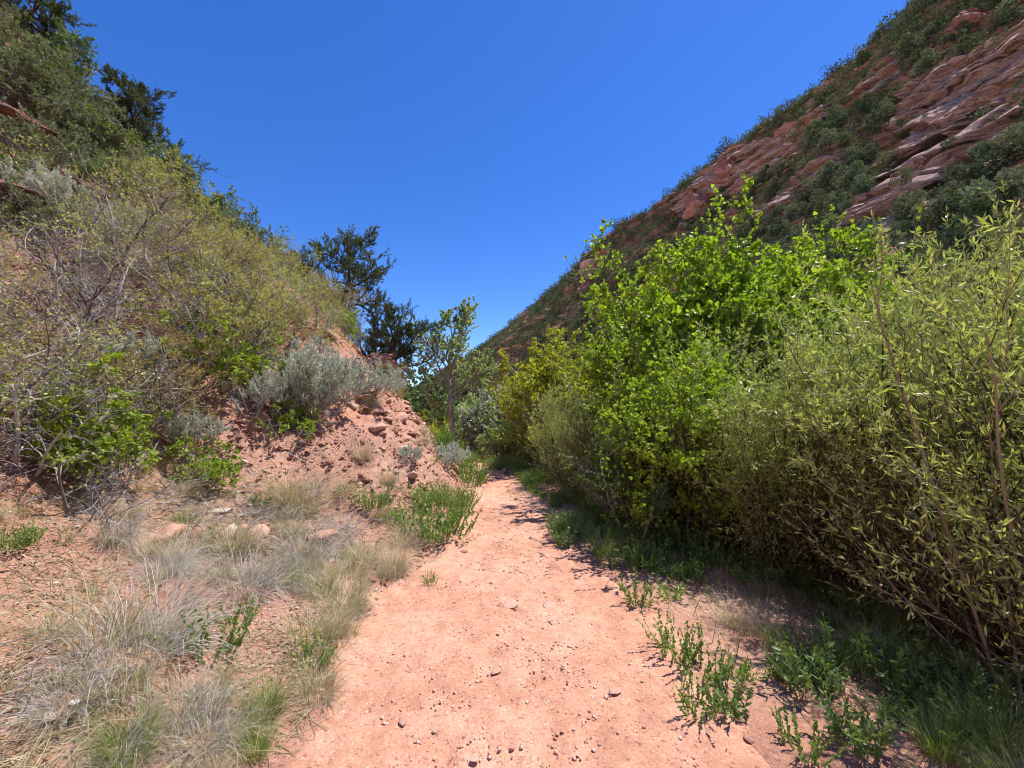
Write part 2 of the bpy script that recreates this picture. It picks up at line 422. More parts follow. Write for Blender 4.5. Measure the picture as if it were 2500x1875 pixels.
def mountain_mat():
    m, n = new_mat('banded_red_sandstone')
    L = n.links.new
    tc = n.nodes.new("ShaderNodeTexCoord")
    at = n.nodes.new("ShaderNodeAttribute"); at.attribute_name = "tint"
    def noise(s, d, rgh, st=(1, 1, 1)):
        mp = n.nodes.new("ShaderNodeMapping"); mp.inputs['Scale'].default_value = st; L(tc.outputs['Object'], mp.inputs[0])
        no = n.nodes.new("ShaderNodeTexNoise"); no.inputs['Scale'].default_value = s; no.inputs['Detail'].default_value = d
        no.inputs['Roughness'].default_value = rgh; L(mp.outputs[0], no.inputs['Vector']); return no
    strata = noise(.8, 7, .60, (.05, .05, 1.05)); patch = noise(.09, 6, .65); fine = noise(2.2, 8, .75)
    rs = ramp(n, [(.36, (.08, .06, .055)), (.40, (.44, .29, .24)), (.455, (.62, .45, .37)), (.475, (.14, .09, .075)), (.495, (.54, .36, .29)), (.55, (.60, .42, .33)), (.57, (.18, .12, .10)), (.59, (.50, .33, .27)), (.66, (.58, .41, .34)), (.8, (.54, .36, .29))])
    L(strata.outputs[0], rs.inputs[0])
    rp = ramp(n, [(.35, (.22, .17, .10)), (.47, (.40, .22, .13)), (.56, (.56, .27, .16)), (.75, (.62, .38, .26))])
    L(patch.outputs[0], rp.inputs[0])
    mx = n.nodes.new("ShaderNodeMix"); mx.data_type = 'RGBA'
    L(at.outputs['Fac'], mx.inputs[0]); L(rp.outputs[0], mx.inputs[6]); L(rs.outputs[0], mx.inputs[7])
    fr = ramp(n, [(.3, (.6, .58, .56)), (.55, (1, 1, 1)), (.8, (1.2, 1.2, 1.2))]); L(fine.outputs[0], fr.inputs[0])
    m2 = n.nodes.new("ShaderNodeMix"); m2.data_type = 'RGBA'; m2.blend_type = 'MULTIPLY'; m2.inputs[0].default_value = .8
    L(mx.outputs[2], m2.inputs[6]); L(fr.outputs[0], m2.inputs[7])
    p = n.nodes.new("ShaderNodeBsdfPrincipled"); p.inputs['Roughness'].default_value = .95; p.inputs['Specular IOR Level'].default_value = .0
    L(m2.outputs[2], p.inputs['Base Color'])
    b1 = n.nodes.new("ShaderNodeBump"); b1.inputs['Strength'].default_value = .9; b1.inputs['Distance'].default_value = 1.4
    L(strata.outputs[0], b1.inputs['Height'])
    b2 = n.nodes.new("ShaderNodeBump"); b2.inputs['Strength'].default_value = .7; b2.inputs['Distance'].default_value = .5
    L(fine.outputs[0], b2.inputs['Height']); L(b1.outputs[0], b2.inputs['Normal']); L(b2.outputs[0], p.inputs['Normal'])
    o = n.nodes.new("ShaderNodeOutputMaterial"); L(p.outputs[0], o.inputs[0])
    return m
M['mountain'] = mountain_mat()

# ------------------------------------------------------------------ linking helpers
def link(name, me, parent=None):
    o = bpy.data.objects.new(name, me); COL.objects.link(o)
    if parent: o.parent = parent
    return o

def tag(o, label=None, cat=None, group=None, kind=None):
    if label: o['label'] = label
    if cat: o['category'] = cat
    if group: o['group'] = group
    if kind: o['kind'] = kind
    return o

# ------------------------------------------------------------------ ground sheet
def inside_path(x, y):
    xl, xr = foot_left(y), trail_right(y)
    n = 0.17 * fbm(x * 1.7, y * 1.7, oct=5, seed=77)
    e = np.minimum(x - xl, xr - x) + n
    e = np.where((y > -4) & (y < 16), e, -1)
    return e

def build_ground():
    nr, na = 430, 760
    r = 0.25 * (900 / 0.25) ** (np.arange(nr) / (nr - 1))
    # finer tessellation ahead, coarser behind
    t = np.linspace(-1, 1, na, endpoint=False)
    ang = np.pi / 2 + np.pi * (0.62 * t + 0.38 * t ** 3)
    RR, AA = np.meshgrid(r, ang, indexing='ij')
    X, Y = RR * np.cos(AA), RR * np.sin(AA)
    Z = height(X, Y) - 0.045 * sstep(-0.05, 0.25, inside_path(X, Y))
    V = np.stack([X, Y, Z], -1).reshape(-1, 3)
    V = np.vstack([V, [[0, 0, float(Z[0].mean())]]])
    idx = np.arange(nr * na).reshape(nr, na)
    nx = np.roll(idx, -1, axis=1)
    F = np.stack([idx[:-1], idx[1:], nx[1:], nx[:-1]], -1).reshape(-1, 4)
    c = nr * na
    cap = np.stack([np.full(na, c), idx[0], nx[0], nx[0]], -1)
    me = make_mesh('ground', V, F, M['soil'], smooth=True)
    o = link('ground', me); tag(o, kind='structure')
    # path sheet
    ys = np.concatenate([np.arange(-4, 1, .06), np.arange(1, 7, .022), np.arange(7, 15.6, .045)])
    us = np.linspace(-.25, 1.25, 150)
    YY, UU = np.meshgrid(ys, us, indexing='ij')
    XL, XR = foot_left(YY), trail_right(YY)
    XX = XL + (XR - XL) * UU
    e = inside_path(XX, YY)
    ZZ = height(XX, YY) + 0.006 - 0.07 * (1 - sstep(-0.16, 0.05, e)) - 0.02 * np.sin(np.clip(UU, 0, 1) * np.pi)
    # scuffed footmarks and small lumps
    ZZ += 0.012 * fbm(XX * 6, YY * 6, oct=4, seed=5) * sstep(0, .2, e)
    fr_ = np.random.default_rng(6)
    for _ in range(70):
        fy = 1.2 + 6.5 * fr_.random() ** 1.3; fx = float(foot_left(fy)) + (float(trail_right(fy)) - float(foot_left(fy))) * fr_.uniform(.12, .88); fa = fr_.normal() * .35
        du = (XX - fx) * math.cos(fa) + (YY - fy) * math.sin(fa); dv_ = -(XX - fx) * math.sin(fa) + (YY - fy) * math.cos(fa)
        q_ = (du / .05) ** 2 + (dv_ / .135) ** 2
        ZZ += fr_.uniform(.4, 1) * (-.011 * np.exp(-q_ ** 2) + .006 * np.exp(-(q_ - 1.7) ** 2 * 2))
    V = np.stack([XX, YY, ZZ], -1).reshape(-1, 3)
    idx = np.arange(len(ys) * len(us)).reshape(len(ys), len(us))
    F = np.stack([idx[:-1, :-1], idx[:-1, 1:], idx[1:, 1:], idx[1:, :-1]], -1).reshape(-1, 4)
    o = link('path', make_mesh('path', V, F, M['path'], smooth=True)); tag(o, kind='structure')
build_ground()

# ------------------------------------------------------------------ mountain across the creek
RIDGE = np.array([[150, -60, 120], [145, 0, 120], [135, 40, 118], [125, 68, 115], [109, 85, 106], [99, 100, 98], [72, 150, 90], [58, 168, 84.5], [49, 180, 84], [27, 210, 68],
                  [1, 250, 52], [-9, 262, 47], [-52, 300, 26], [-92, 330, 10], [-130, 350, -4]], float)
FOOT = np.array([[22, -60, -3], [20, 0, -3], [20, 30, -3], [20, 60, -3], [19, 80, -3], [17, 95, -3], [6, 125, -3], [-2, 140, -3], [-8, 150, -3], [-30, 175, -3],
                 [-55, 210, -3], [-66, 222, -3], [-90, 262, -3], [-115, 300, -3], [-140, 335, -6]], float)
def in_poly(px, py, poly):
    r = np.zeros(px.shape, bool)
    n = len(poly)
    for i in range(n):
        x0, y0 = poly[i]; x1, y1 = poly[(i + 1) % n]
        c = ((y0 > py) != (y1 > py)) & (px < (x1 - x0) * (py - y0) / ((y1 - y0) + 1e-9) + x0)
        r ^= c
    return r
SLABS = [
 [(2600, 60), (2495, 104), (2359, 145), (2268, 199), (2205, 253), (2192, 307), (2214, 339), (2205, 407), (2146, 520), (2133, 600), (2223, 600), (2268, 520), (2359, 510), (2381, 430), (2427, 384), (2600, 316)],
 [(2130, 260), (2160, 225), (2240, 165), (2235, 135), (2180, 150), (2110, 215)],
 [(1720, 440), (1790, 365), (1850, 340), (1960, 345), (1975, 400), (1880, 435), (1820, 480), (1720, 480)],
 [(1835, 540), (1880, 500), (1970, 440), (2060, 385), (2085, 420), (1960, 505), (1870, 560)],
 [(1990, 300), (2050, 255), (2075, 270), (2010, 320)],
 [(1860, 350), (1960, 310), (1965, 325), (1870, 370)],
 [(1400, 690), (1467, 632), (1465, 665), (1410, 695)],
 [(2300, 120), (2420, 20), (2380, 90)],
 [(1640, 480), (1720, 470), (1700, 520), (1650, 560)],
]
def build_mountain():
    nu, nv = 1500, 800
    u = np.linspace(0, 1, nu) * (len(RIDGE) - 1)
    def samp(P):
        k = np.arange(len(P))
        out = np.stack([np.interp(u, k, P[:, j]) for j in range(3)], -1)
        ker = np.hanning(41); ker /= ker.sum()
        pad = np.pad(out, ((20, 20), (0, 0)), mode='edge')
        return np.stack([np.convolve(pad[:, j], ker, 'valid') for j in range(3)], -1)
    A, B = samp(FOOT), samp(RIDGE); B[:, 2] += 2.5
    v = np.linspace(0, 1.25, nv)
    vz = np.where(v <= 1, .80 * v + .20 * v ** 2, 1 - 1.0 * (v - 1))
    P = A[:, None] + (B - A)[:, None] * v[None, :, None]
    P[:, :, 2] = A[:, None, 2] + (B - A)[:, None, 2] * vz[None]
    out = norm(np.stack([-(B - A)[:, 0], -(B - A)[:, 1], np.full(nu, 0.0)], -1))
    X, Y, Z = P[..., 0], P[..., 1], P[..., 2]
    px, py, dep = project(X, Y, Z)
    slab = np.zeros(X.shape)
    ok = dep > 10
    jx = px + 14 * fbm(X * .2, Y * .2, Z * .2, oct=3, seed=8); jy = py + 14 * fbm(X * .2, Y * .2, Z * .2, oct=3, seed=9)
    for s in SLABS:
        slab = np.maximum(slab, (in_poly(jx, jy, s) & ok).astype(float))
    edge = np.clip(1 - np.abs(v - 1) / .12, 0, 1)[None]
    big = 3.5 * fbm(X * .035, Y * .035, Z * .035, oct=4, seed=21) * (1 - .75 * edge)
    med = 0.9 * fbm(X * .22, Y * .22, Z * .22, oct=4, seed=22)
    q = Z * .20 + 0.9 * fbm(X * .05, Y * .05, Z * .05, oct=3, seed=23)
    fr = q - np.floor(q)
    ledge = (sstep(0, .12, fr) - fr)
    q2 = Z * .47 + 1.3 * fbm(X * .06, Y * .06, Z * .12, oct=4, seed=24); f2 = q2 - np.floor(q2)
    led2 = (sstep(0, .25, f2) - f2)
    amt = big + med * (1 - .5 * slab) + ledge * (1.2 + 1.9 * slab) + led2 * (.5 + .9 * slab)
    crk = np.exp(-np.abs(fbm(X * .10, Y * .10, Z * .05, oct=4, seed=91)) * 16) + .6 * np.exp(-np.abs(fbm(X * .3, Y * .3, Z * .12, oct=3, seed=92)) * 12)
    amt = amt - crk * (.25 + .75 * slab) + .30 * fbm(X * .9, Y * .9, Z * .9, oct=3, seed=93)
    X = X + out[:, None, 0] * amt; Y = Y + out[:, None, 1] * amt
    Z = Z + .5 * fbm(X * .3, Y * .3, oct=3, seed=33)
    V = np.stack([X, Y, Z], -1)
    idx = np.arange(nu * nv).reshape(nu, nv)
    F = np.stack([idx[:-1, :-1], idx[1:, :-1], idx[1:, 1:], idx[:-1, 1:]], -1).reshape(-1, 4)
    o = link('mountain', make_mesh('mountain', V, F, M['mountain'], tint=slab.ravel())); tag(o, kind='structure')
    return V, slab, v
MV, MSLAB, Mv = build_mountain()

# ------------------------------------------------------------------ plant library
LIB = {}   # kind -> list of variants; a variant is a list of (part name, mesh)

def woody(seed, n0, L0, r0, spread, lev, base=.12, trop0=.08, wander0=.12, k0=6, leaf=None, sides=(5, 3, 3, 3), bmat='twig', lmat='oak', names=('stems', 'foliage'), lean=(0, 0), rmax=None, zmax=None):
    """branching shrub: lev = list of (n, f0, angle, lratio, rratio, k, wander, trop); leaf = dict"""
    rng = np.random.default_rng(seed)
    wood, fol = Acc(), Acc()
    az = rng.random(n0) * 2 * np.pi
    tilt = np.radians(spread) * np.sqrt(rng.random(n0))
    d = np.stack([np.sin(tilt) * np.cos(az) + lean[0], np.sin(tilt) * np.sin(az) + lean[1], np.cos(tilt)], -1)
    p = np.stack([np.cos(az) * base * rng.random(n0), np.sin(az) * base * rng.random(n0), np.full(n0, -.08)], -1)
    L = L0 * (.8 + .35 * rng.random(n0)); r = r0 * (.6 + .6 * rng.random(n0))
    pts, rad = grow(rng, p, d, L, r, k0, wander0, trop0)
    tubes(wood, pts, rad, sides[0], tint=rng.random(n0))
    allv = [(pts, L)]
    for i, (n, f0, ang, lr, rr, k, wa, tr) in enumerate(lev):
        p, d, l, rr_ = kids(rng, pts, rad, L, n, f0, 1.0, ang, lr, rr)
        if rmax:
            en = p + d * l[:, None]
            kp = (np.hypot(en[:, 0], en[:, 1]) < rmax * (.8 + .3 * rng.random(len(p))) * np.clip(1.25 - .35 * p[:, 2] / (L0 * 1.3), .6, 1.1))
            p, d, l, rr_ = p[kp], d[kp], l[kp], rr_[kp]
        pts, rad = grow(rng, p, d, l, rr_, k, wa, tr)
        L = l
        tubes(wood, pts, rad, sides[min(i + 1, 3)], tint=rng.random(len(p)))
        allv.append((pts, L))
    if leaf:
        for li, per in leaf['on']:
            pp, dd = along(rng, allv[li][0], per, leaf.get('f0', .3), 1.02)
            zt = allv[li][0][:, :, 2].max()
            rr_ = np.linalg.norm(pp[:, :2], axis=1); rm = np.percentile(rr_, 97)
            keep = np.clip((pp[:, 2] / zt) * leaf.get('hb', 1.2) + rr_ / rm * .35 + leaf.get('k0', -.1), 0.02, 1)
            cl = vnoise(pp[:, 0] * leaf.get('cs', 2.5), pp[:, 1] * leaf.get('cs', 2.5), pp[:, 2] * leaf.get('cs', 2.5), seed)
            keep *= np.clip(.75 + leaf.get('cl', .8) * cl, 0.05, 1)
            m = rng.random(len(pp)) < keep
            pp, dd, cl = pp[m], dd[m], cl[m]
            leaves(fol, rng, pp, dd, leaf['size'], leaf.get('tm', 'dia'), leaf.get('asp', .55), leaf.get('spread', .8), leaf.get('up', .4), tint=.5 + .25 * cl, tvar=leaf.get('tvar', .25))
    out = [(names[0], wood.mesh(names[0], M[bmat]))]
    if fol.n: out.append((names[1], fol.mesh(names[1], M[lmat])))
    return out

def recolor(variants, part, mat):
    res = []
    for v in variants:
        nv = []
        for nm, me in v:
            if nm == part:
                me = me.copy(); me.materials.clear(); me.materials.append(M[mat])
            nv.append((nm, me))
        res.append(nv)
    return res

def leafy(seed, **kw): return woody(seed, **kw)

LIB['oakbrush'] = [woody(s, 9, 1.2, .018, 60, [(7, .2, 48, .62, .55, 5, .22, .05), (6, .2, 45, .55, .6, 4, .25, .05), (6, .15, 45, .55, .6, 3, .25, .03)],
                    leaf=dict(on=[(3, 9), (2, 7)], size=.026, tm='dia', asp=.75, hb=1.0, k0=-.05, cl=.9, cs=2.2)) for s in (1, 2, 3, 4)]
LIB['twigbrush'] = [woody(s, 9, 1.2, .017, 66, [(7, .2, 48, .62, .55, 5, .24, .03), (7, .2, 46, .55, .6, 4, .27, .03), (6, .15, 46, .55, .6, 3, .27, .02)],
                    leaf=dict(on=[(3, 2), (2, 1)], size=.026, tm='dia', asp=.75, hb=1.0, k0=-.1, cl=1.0, cs=2.2)) for s in (5, 6)]
LIB['rustbrush'] = recolor(LIB['oakbrush'][:2], 'foliage', 'oakrust')
LIB['limebrush'] = [woody(s, 8, .85, .014, 72, [(6, .25, 50, .6, .6, 5, .25, .04), (5, .2, 45, .55, .6, 4, .25, .05), (4, .15, 45, .55, .6, 3, .25, .05)],
                    leaf=dict(on=[(3, 8), (2, 6)], size=.046, tm='oval', asp=.75, hb=.8, k0=.0, cl=1.4, cs=2.4), lmat='lime') for s in (11, 12)]
LIB['deadbrush'] = [woody(s, 11, .75, .016, 75, [(6, .2, 50, .6, .55, 4, .28, .0), (5, .2, 50, .55, .6, 4, .3, .0), (3, .2, 50, .5, .6, 3, .3, .0)],
                    leaf=dict(on=[(3, 1)], size=.03, tm='oval', asp=.7, k0=-.5), bmat='deadtwig') for s in (21, 22)]
LIB['sage'] = [woody(s, 28, .62, .009, 66, [(7, .3, 32, .45, .5, 4, .15, .2), (6, .25, 28, .5, .55, 3, .12, .25)], base=.18, trop0=.12,
                    leaf=dict(on=[(2, 22), (1, 8)], size=.036, asp=.3, spread=.45, up=.2, hb=1.2, k0=.0, cl=.5, f0=.1), lmat='sage') for s in (31, 32, 33)]
LIB['greenshrub'] = [woody(s, 11, 1.25, .022, 50, [(7, .25, 42, .52, .55, 5, .16, .08), (6, .2, 42, .52, .6, 4, .2, .06), (4, .15, 45, .5, .6, 3, .22, .05)],
                    leaf=dict(on=[(3, 11), (2, 8)], size=.04, tm='dia', asp=.6, hb=1.4, k0=.2, cl=.6, cs=2.6), lmat='green') for s in (41, 42, 43)]
LIB['greyshrub'] = recolor(LIB['greenshrub'], 'foliage', 'greygreen')
LIB['farleafy'] = [woody(s, 10, 2.0, .04, 42, [(7, .25, 40, .52, .55, 5, .14, .1), (6, .2, 42, .5, .6, 4, .2, .06), (4, .15, 45, .5, .6, 3, .22, .05)],
                    leaf=dict(on=[(3, 12), (2, 8)], size=.085, tm='dia', asp=.65, hb=1.5, k0=.25, cl=.6, cs=1.6), bmat='twig', lmat='green') for s in (51, 52)]
LIB['midleafy'] = [woody(s, 11, 2.0, .035, 44, [(8, .2, 42, .52, .55, 5, .14, .09), (6, .2, 42, .5, .6, 4, .2, .06), (5, .15, 45, .5, .6, 3, .22, .05)],
                    leaf=dict(on=[(3, 15), (2, 9)], size=.055, tm='dia', asp=.65, hb=1.4, k0=.15, cl=.7, cs=1.9), bmat='twig', lmat='yellow') for s in (53, 54)]
LIB['yellowtree'] = LIB['midleafy']
LIB['midgreen'] = recolor(LIB['midleafy'], 'foliage', 'forb')
LIB['silvertree'] = recolor(LIB['farleafy'], 'foliage', 'silver')
LIB['bronzebush'] = recolor(LIB['farleafy'], 'foliage', 'bronze')
LIB['palebush'] = recolor(LIB['farleafy'], 'foliage', 'palecotton')
LIB['willow'] = [woody(s, 30, 2.1, .011, 30, [(12, .10, 36, .42, .55, 6, .13, .07), (7, .15, 38, .5, .6, 4, .16, .04)], base=.45, trop0=.03, wander0=.06, k0=9,
                    leaf=dict(on=[(2, 18), (1, 20), (0, 10)], size=.046, tm='dia', asp=.24, spread=.6, up=.1, hb=1.3, k0=-.02, cl=.5, cs=2.0, f0=.15), bmat='redtwig', lmat='willow', rmax=1.45) for s in (61, 62, 63, 64)]
LIB['heartleaf'] = [woody(s, 9, 3.0, .036, 33, [(14, .08, 52, .5, .55, 7, .12, .07), (8, .12, 46, .5, .55, 5, .16, .05), (6, .15, 45, .5, .6, 3, .2, .05)], base=.25, trop0=.06, wander0=.07, k0=9,
                    leaf=dict(on=[(3, 8), (2, 7), (1, 4)], size=.056, tm='heart', asp=.8, spread=1.0, up=.35, hb=1.3, k0=.2, cl=.5, cs=1.5, f0=.2), bmat='bark', lmat='cotton', names=('trunk', 'crown'), rmax=1.9) for s in (71, 72)]

def pinyon(seed, h=3.4, spread=1.5, trunk=.13, lean=(0, 0), n1=15, bare=.25, wob=.12):
    rng = np.random.default_rng(seed)
    wood, fol = Acc(), Acc(); n1 = int(n1 * 1.35)
    p = np.array([[0, 0, -.2]]); d = np.array([[lean[0], lean[1], 1.0]])
    L = np.array([h * .95]); r = np.array([trunk])
    pts, rad = grow(rng, p, d, L, r, 9, wob, .06, .25)
    tubes(wood, pts, rad, 8)
    p, d, l, rr = kids(rng, pts, rad, L, n1, bare, 1.0, 72, spread / h * 1.0, .5, jit=.2, endbias=.55)
    p1, r1 = grow(rng, p, d, l, rr, 6, .2, .10, .35); tubes(wood, p1, r1, 5)
    p, d, l, rr = kids(rng, p1, r1, l, 8, .22, 1.0, 50, .5, .55, endbias=.3)
    p2, r2 = grow(rng, p, d, l, rr, 4, .22, .14, .4); tubes(wood, p2, r2, 3)
    p, d, l, rr = kids(rng, p2, r2, l, 6, .2, 1.0, 42, .5, .6, endbias=.2)
    p3, r3 = grow(rng, p, d, np.maximum(l, .11), rr, 3, .2, .2, .5); tubes(wood, p3, r3, 3)
    pp, dd = along(rng, p3, 38, .1, 1.05)
    cl = rng.random(len(p3)).repeat(38)
    leaves(fol, rng, pp, dd, .062, 'dia', .3, .8, .2, tint=.3 + .4 * cl, tvar=.15)
    pp, dd = along(rng, p2, 16, .4, 1.05)
    leaves(fol, rng, pp, dd, .062, 'dia', .22, .75, .2, tint=.45, tvar=.25)
    return [('trunk', wood.mesh('trunk', M['bark'])), ('crown', fol.mesh('crown', M['pine']))]
LIB['pinyon'] = [pinyon(81, 3.6, 1.9, n1=17), pinyon(82, 3.2, 1.6, n1=18, bare=.12), pinyon(83, 2.6, 2.2, lean=(.9, -.1), n1=15, bare=.15, wob=.2), pinyon(84, 5, 1.9, n1=30, bare=.08)]

def cottonwood(seed):
    rng = np.random.default_rng(seed)
    wood, fol = Acc(), Acc()
    ctrl = np.array([[0, 0, -.2], [-.05, 0, .6], [-.14, 0, 1.3], [-.2, 0, 2.0], [-.24, 0, 2.7], [-.26, 0, 3.4], [-.16, .05, 4.1], [-.02, .05, 4.7], [.02, 0, 5.2]])
    rad = np.array([.15, .13, .12, .105, .085, .065, .045, .03, .015]) * .72
    tubes(wood, ctrl[None], rad[None], 9)
    segs = [((-.2, 0, 1.9), (.75, .1, 1.0), 1.7, .05), ((-.18, 0, 1.75), (-.9, -.1, .35), .9, .025), ((-.24, 0, 2.4), (-.45, .2, 1.3), 2.3, .05), ((-.25, 0, 2.9), (.55, -.2, 1.1), 2.1, .045),
            ((-.26, 0, 3.3), (-.6, .3, 1.0), 1.5, .035), ((-.24, 0, 3.0), (-.7, -.3, .9), 1.7, .035), ((-.2, 0, 3.8), (.6, .2, 1.0), 1.4, .03), ((-.24, 0, 2.6), (.2, .9, 1.0), 1.7, .035), ((-.24, 0, 2.7), (.1, -.9, .9), 1.5, .03),
            ((-.2, 0, 2.15), (.9, .3, .8), 1.6, .035), ((-.12, .05, 4.2), (-.5, -.3, 1), .9, .02), ((-.05, .05, 4.5), (.4, .3, 1), .8, .018), ((-.22, 0, 2.3), (1.0, -.4, .55), 1.5, .03)]
    p = np.array([s[0] for s in segs]); d = np.array([s[1] for s in segs]); L = np.array([s[2] for s in segs]); r = np.array([s[3] for s in segs])
    p1, r1 = grow(rng, p, d, L, r, 7, .09, .03, .35); tubes(wood, p1, r1, 6)
    p, d, l, rr = kids(rng, p1, r1, L, 9, .2, 1.0, 44, .55, .5)
    p2, r2 = grow(rng, p, d, l, rr, 5, .14, .05, .4); tubes(wood, p2, r2, 4)
    p, d, l, rr = kids(rng, p2, r2, l, 6, .2, 1.0, 42, .5, .55)
    p3, r3 = grow(rng, p, d, l, rr, 3, .2, .0, .5); tubes(wood, p3, r3, 3)
    for P_, n_ in ((p3, 36), (p2, 14)):
        pp, dd = along(rng, P_, n_, .4, 1.05)
        leaves(fol, rng, pp, dd, .050, 'heart', .8, 1.0, .3, tint=.5 + .3 * vnoise(pp[:, 0] * 2, pp[:, 1] * 2, pp[:, 2] * 2, 4))
    return [('trunk', wood.mesh('trunk', M['palebark'])), ('crown', fol.mesh('crown', M['palecotton']))]
LIB['cottonwood'] = [cottonwood(91)]

def blades(acc, rng, n, base_r, length, width, lean, curl, k=4, tint=None, drop=.0):
    az = rng.random(n) * 2 * np.pi; rr = base_r * np.sqrt(rng.random(n))
    p = np.stack([rr * np.cos(az), rr * np.sin(az), np.full(n, -.02)], -1)
    az2 = az + rng.normal(size=n) * .7
    ln = np.radians(lean) * np.abs(rng.normal(size=n)) * .8 + .12
    L = length * (.3 + 1.1 * rng.random(n) ** 1.6)
    pts = [p]; a = ln.copy()
    for i in range(k):
        d = np.stack([np.sin(a) * np.cos(az2), np.sin(a) * np.sin(az2), np.cos(a)], -1)
        pts.append(pts[-1] + d * (L / k)[:, None]); a = a + np.radians(curl) * (.4 + rng.random(n)) / k * (i + 1) * .6
        a = np.minimum(a, 2.3)
    pts = np.stack(pts, 1)
    side = np.stack([-np.sin(az2), np.cos(az2), np.zeros(n)], -1)
    side = norm(side + .5 * rng.normal(size=(n, 3)))
    w = width * np.linspace(1, .15, k + 1)[None, :, None] * (.7 + .6 * rng.random(n))[:, None, None]
    V = np.stack([pts - side[:, None] * w / 2, pts + side[:, None] * w / 2], 2)
    idx = np.arange(n * (k + 1) * 2).reshape(n, k + 1, 2)
    F = np.stack([idx[:, :-1, 0], idx[:, :-1, 1], idx[:, 1:, 1], idx[:, 1:, 0]], -1).reshape(-1, 4)
    t = np.clip((.5 if tint is None else tint) + .3 * rng.normal(size=n), 0, 1)
    acc.add(V, F, np.repeat(t, (k + 1) * 2))
    return pts

def tussock(seed, n=560, L=.42, w=.0035, lean=48, curl=70, mat='straw', r=.10, mat2='strawgrey', n2=200):
    rng = np.random.default_rng(seed)
    a = Acc(); blades(a, rng, n, r, L, w, lean, curl)
    out = [('blades', a.mesh('blades', M[mat]))]
    if n2:
        b = Acc(); blades(b, rng, n2, r * 1.2, L * .75, w * 1.1, lean * 1.35, curl * 1.2); out.append(('dead_thatch', b.mesh('dead_thatch', M[mat2])))
    return out
LIB['straw'] = [tussock(s) for s in (101, 102, 103)]
LIB['greytuft'] = [tussock(s, 620, .38, .0035, 72, 85, 'strawgrey', .17, 'straw', 120) for s in (111, 112)]
LIB['greentuft'] = [tussock(s, 330, .36, .004, 50, 60, 'strawgreen', .15, 'strawgrey', 140) for s in (121, 122)]
LIB['grasstuft'] = [tussock(s, 380, .34, .006, 30, 45, 'grass', .13, 'straw', 70) for s in (131, 132)]
LIB['broom'] = [tussock(141, 700, .62, .004, 30, 12, 'strawgreen', .12, 'straw', 160)]
LIB['yucca'] = [tussock(151, 110, .5, .018, 55, 8, 'strawgreen', .05, 'straw', 40)]
LIB['sprig'] = [tussock(s, 70, .22, .0035, 40, 40, 'strawgreen', .05, 'straw', 40) for s in (161, 162)]

def forb(seed, nst=16, h=.3, leafsize=.05, asp=.3, mat='forb', spread=38, per=16, base=.09):
    rng = np.random.default_rng(seed)
    st, fo = Acc(), Acc()
    az = rng.random(nst) * 2 * np.pi; ti = np.radians(spread) * np.sqrt(rng.random(nst))
    d = np.stack([np.sin(ti) * np.cos(az), np.sin(ti) * np.sin(az), np.cos(ti)], -1)
    rb = base * np.sqrt(rng.random(nst))
    p = np.stack([np.cos(az) * rb, np.sin(az) * rb, np.full(nst, -.02)], -1)
    pts, rad = grow(rng, p, d, h * (.5 + .7 * rng.random(nst)), np.full(nst, .0025), 6, .1, .06, .5)
    tubes(st, pts, rad, 3)
    pp, dd = along(rng, pts, per, .12, 1.03)
    leaves(fo, rng, pp, dd, leafsize, 'oval', asp, .65, .35)
    return [('stems', st.mesh('stems', M[mat])), ('leaves', fo.mesh('leaves', M[mat]))]
LIB['forb'] = [forb(171), forb(172, 22, .34, .045, .3), forb(173, 12, .26, .055, .26)]
LIB['broadforb'] = [forb(181, 22, .26, .052, .32, 'darkforb'), forb(182, 26, .3, .056, .27, 'darkforb')]
LIB['clover'] = [forb(191, 26, .22, .02, .7, 'forb', 60, 22, .1), forb(192, 30, .28, .02, .7, 'forb', 50, 24, .12)]
LIB['alfalfa'] = [forb(193, 150, .34, .022, .6, 'forb', 38, 24, .30), forb(194, 130, .30, .024, .6, 'forb', 44, 22, .32)]

# hillside junipers: cheap crowns
def farjuniper(seed, n=900, h=3.6, w=1.5, size=.30, mat='farpine', lob=9):
    rng = np.random.default_rng(seed)
    w_, f_ = Acc(), Acc()
    c = rng.normal(size=(lob, 3)) * np.array([w * .45, w * .45, h * .22]) + np.array([0, 0, h * .5])
    rr = (.35 + .35 * rng.random(lob)) * w * (1.2 - .6 * np.clip(c[:, 2] / h, 0, 1))
    i = rng.integers(0, lob, n)
    v = norm(rng.normal(size=(n, 3))) * (.55 + .5 * rng.random((n, 1)))
    P = c[i] + v * rr[i][:, None]; P[:, 2] = np.maximum(P[:, 2], .1)
    leaves(f_, rng, P, v + np.array([0, 0, .4]), size, 'dia', .75, .7, .3, tint=.35 + .3 * rng.random(lob)[i], tvar=.25)
    p = np.array([[0, 0, -.6]]); pts, rad = grow(rng, p, np.array([[.1, 0, 1.0]]), np.array([h * .8]), np.array([.13]), 5, .12, 0, .3); tubes(w_, pts, rad, 5)
    p, d, l, r_ = kids(rng, pts, rad, np.array([h * .8]), 8, .2, 1, 60, .35, .6); pts, rad = grow(rng, p, d, l, r_, 3, .2, .1); tubes(w_, pts, rad, 3)
    return [('trunk', w_.mesh('trunk', M['bark'])), ('crown', f_.mesh('crown', M[mat]))], (P, )
LIB['farjuniper'] = [farjuniper(s)[0] for s in (201, 202, 203, 204)] + [farjuniper(s, 800, 2.6, 1.6, .26, 'farscrub', 7)[0] for s in (206, 207)]
LIB['darkjuniper'] = [farjuniper(205, 22000, 6.5, 2.6, .10, 'pine', 16)[0]]

